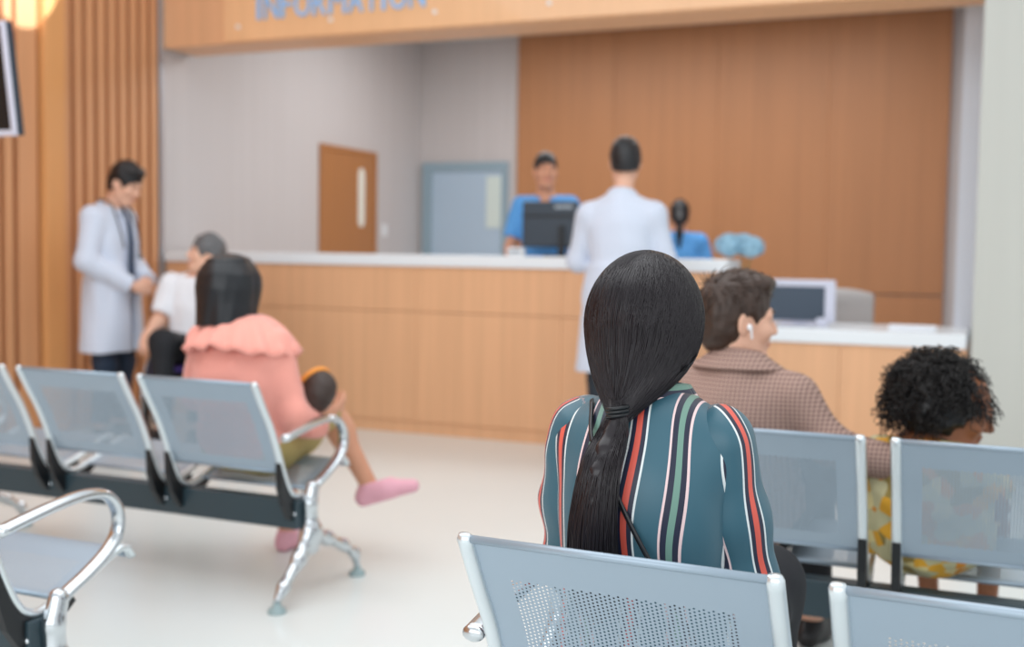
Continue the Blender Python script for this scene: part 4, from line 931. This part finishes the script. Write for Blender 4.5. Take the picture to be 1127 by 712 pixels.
part(MB().box(.10, .17, -.05, -.01, .0, .05, 0, .008), 'dock', 'lilac', t)
t = empty('office_chair', (-.93, 7.75, 0), a(12), 'pale grey office chair with a rounded back behind the low desk', 'chair')
s = S(); s.bx((0, 0, .76), (.24, .03, .22), .028, .02).el((0, .0, .96), (.19, .03, .05), .05); garment(s, 'backrest', 'chair_grey', t, .009)
part(MB().box(-.24, .24, .02, .48, .44, .51, 0, .03), 'seat', 'chair_grey', t, True); part(MB().box(-.03, .03, .0, .06, .40, .7, 0, .01), 'back_post', 'black', t); part(MB().sweep([(0, .25, .10), (0, .25, .44)], .028, n=12), 'gas_column', 'chrome', t, True)
for k in range(5):
    u = k * 1.2566; e = (.27 * math.sin(u), .25 + .27 * math.cos(u)); part(MB().sweep([(0, .25, .11), (e[0], e[1], .08)], .02, .014, n=8), 'base_arm', 'black', t, True); part(MB().ball((e[0], e[1], .031), (.022, .022, .031), 8), 'castor', 'black', t, True)
t = tag(MB().box(-.13, .13, -.06, .06, 0, .028, 0, .004).obj('paper_stack', 'paper'), 'flat white stack of papers on the low reception desk near the pale wall', 'papers'); t.location = (-.40, 6.92, .80); t.rotation_euler.z = a(2)
# flowers
t = empty('vase', (-1.40, 6.86, .80), 0, 'pale glass vase on the low desk holding blue hydrangeas', 'vase')
part(MB().lathe([(0, .002), (.045, .002), (.05, .02), (.055, .10), (.045, .18), (.038, .22), (.043, .235), (.036, .235), (.033, .22), (.04, .18), (.048, .10), (.042, .03), (0, .02)], n=24), 'glass', 'glass', t, True)
def bloom(dx, dy, z, r, lab):
    f = empty('hydrangea', (-1.40, 6.86, .85), 0, lab, 'flower', 'hydrangeas in the vase')
    part(MB().sweep([(dx * .1, dy * .1, 0), (dx * .3, dy * .3, .18), (dx, dy, z - .05)], .004, n=8), 'stem', 'leaf', f, True)
    mb = MB(); core = MB().ball((dx, dy, z), r * .82, 10)
    for i in range(150):
        d = rng.normal(size=3); d /= np.linalg.norm(d); d[2] = max(d[2], -.5); c = V3(dx, dy, z) + d * r * V3(1, 1, .8); e1 = np.cross(d, V3(.2, .3, .9)); e1 /= np.linalg.norm(e1); e2 = np.cross(d, e1); ph = rng.uniform(0, 6.3); q = .016
        for k in range(4):
            u = ph + k * math.pi / 2; p = e1 * math.cos(u) + e2 * math.sin(u); pp = -e1 * math.sin(u) + e2 * math.cos(u)
            mb.add([c, c + (p * .6 + pp * .5) * q + d * .002, c + p * 1.1 * q + d * .005, c + (p * .6 - pp * .5) * q + d * .002], [(0, 1, 2, 3)])
    core.add(mb.v, mb.f); part(core, 'flower_head', 'hydrangea', f, True)
    lf = MB()
    for sgn in (-1, 1):
        pts = [V3(dx * .5, dy * .5, .22) + V3(sgn * .09 * u, .02 * sgn * u, .05 * u - .06 * u * u) for u in np.linspace(0, 1, 7)]
        V = []; 
        for u, p in zip(np.linspace(0, 1, 7), pts): ww = .03 * math.sin(math.pi * min(1, u * .95 + .03)); V += [p + V3(0, ww, .008), p, p + V3(0, -ww, .008)]
        lf.add(V, [(3 * i + j, 3 * i + 3 + j, 3 * i + 4 + j, 3 * i + 1 + j) for i in range(6) for j in (0, 1)])
    part(lf, 'leaf', 'leaf', f, True)
bloom(.01, .07, .43, .08, 'pale blue hydrangea head at the back of the glass vase'); bloom(-.060, .0, .425, .085, 'left pale blue hydrangea head in the glass vase'); bloom(.07, .0, .415, .078, 'right pale blue hydrangea head in the glass vase')
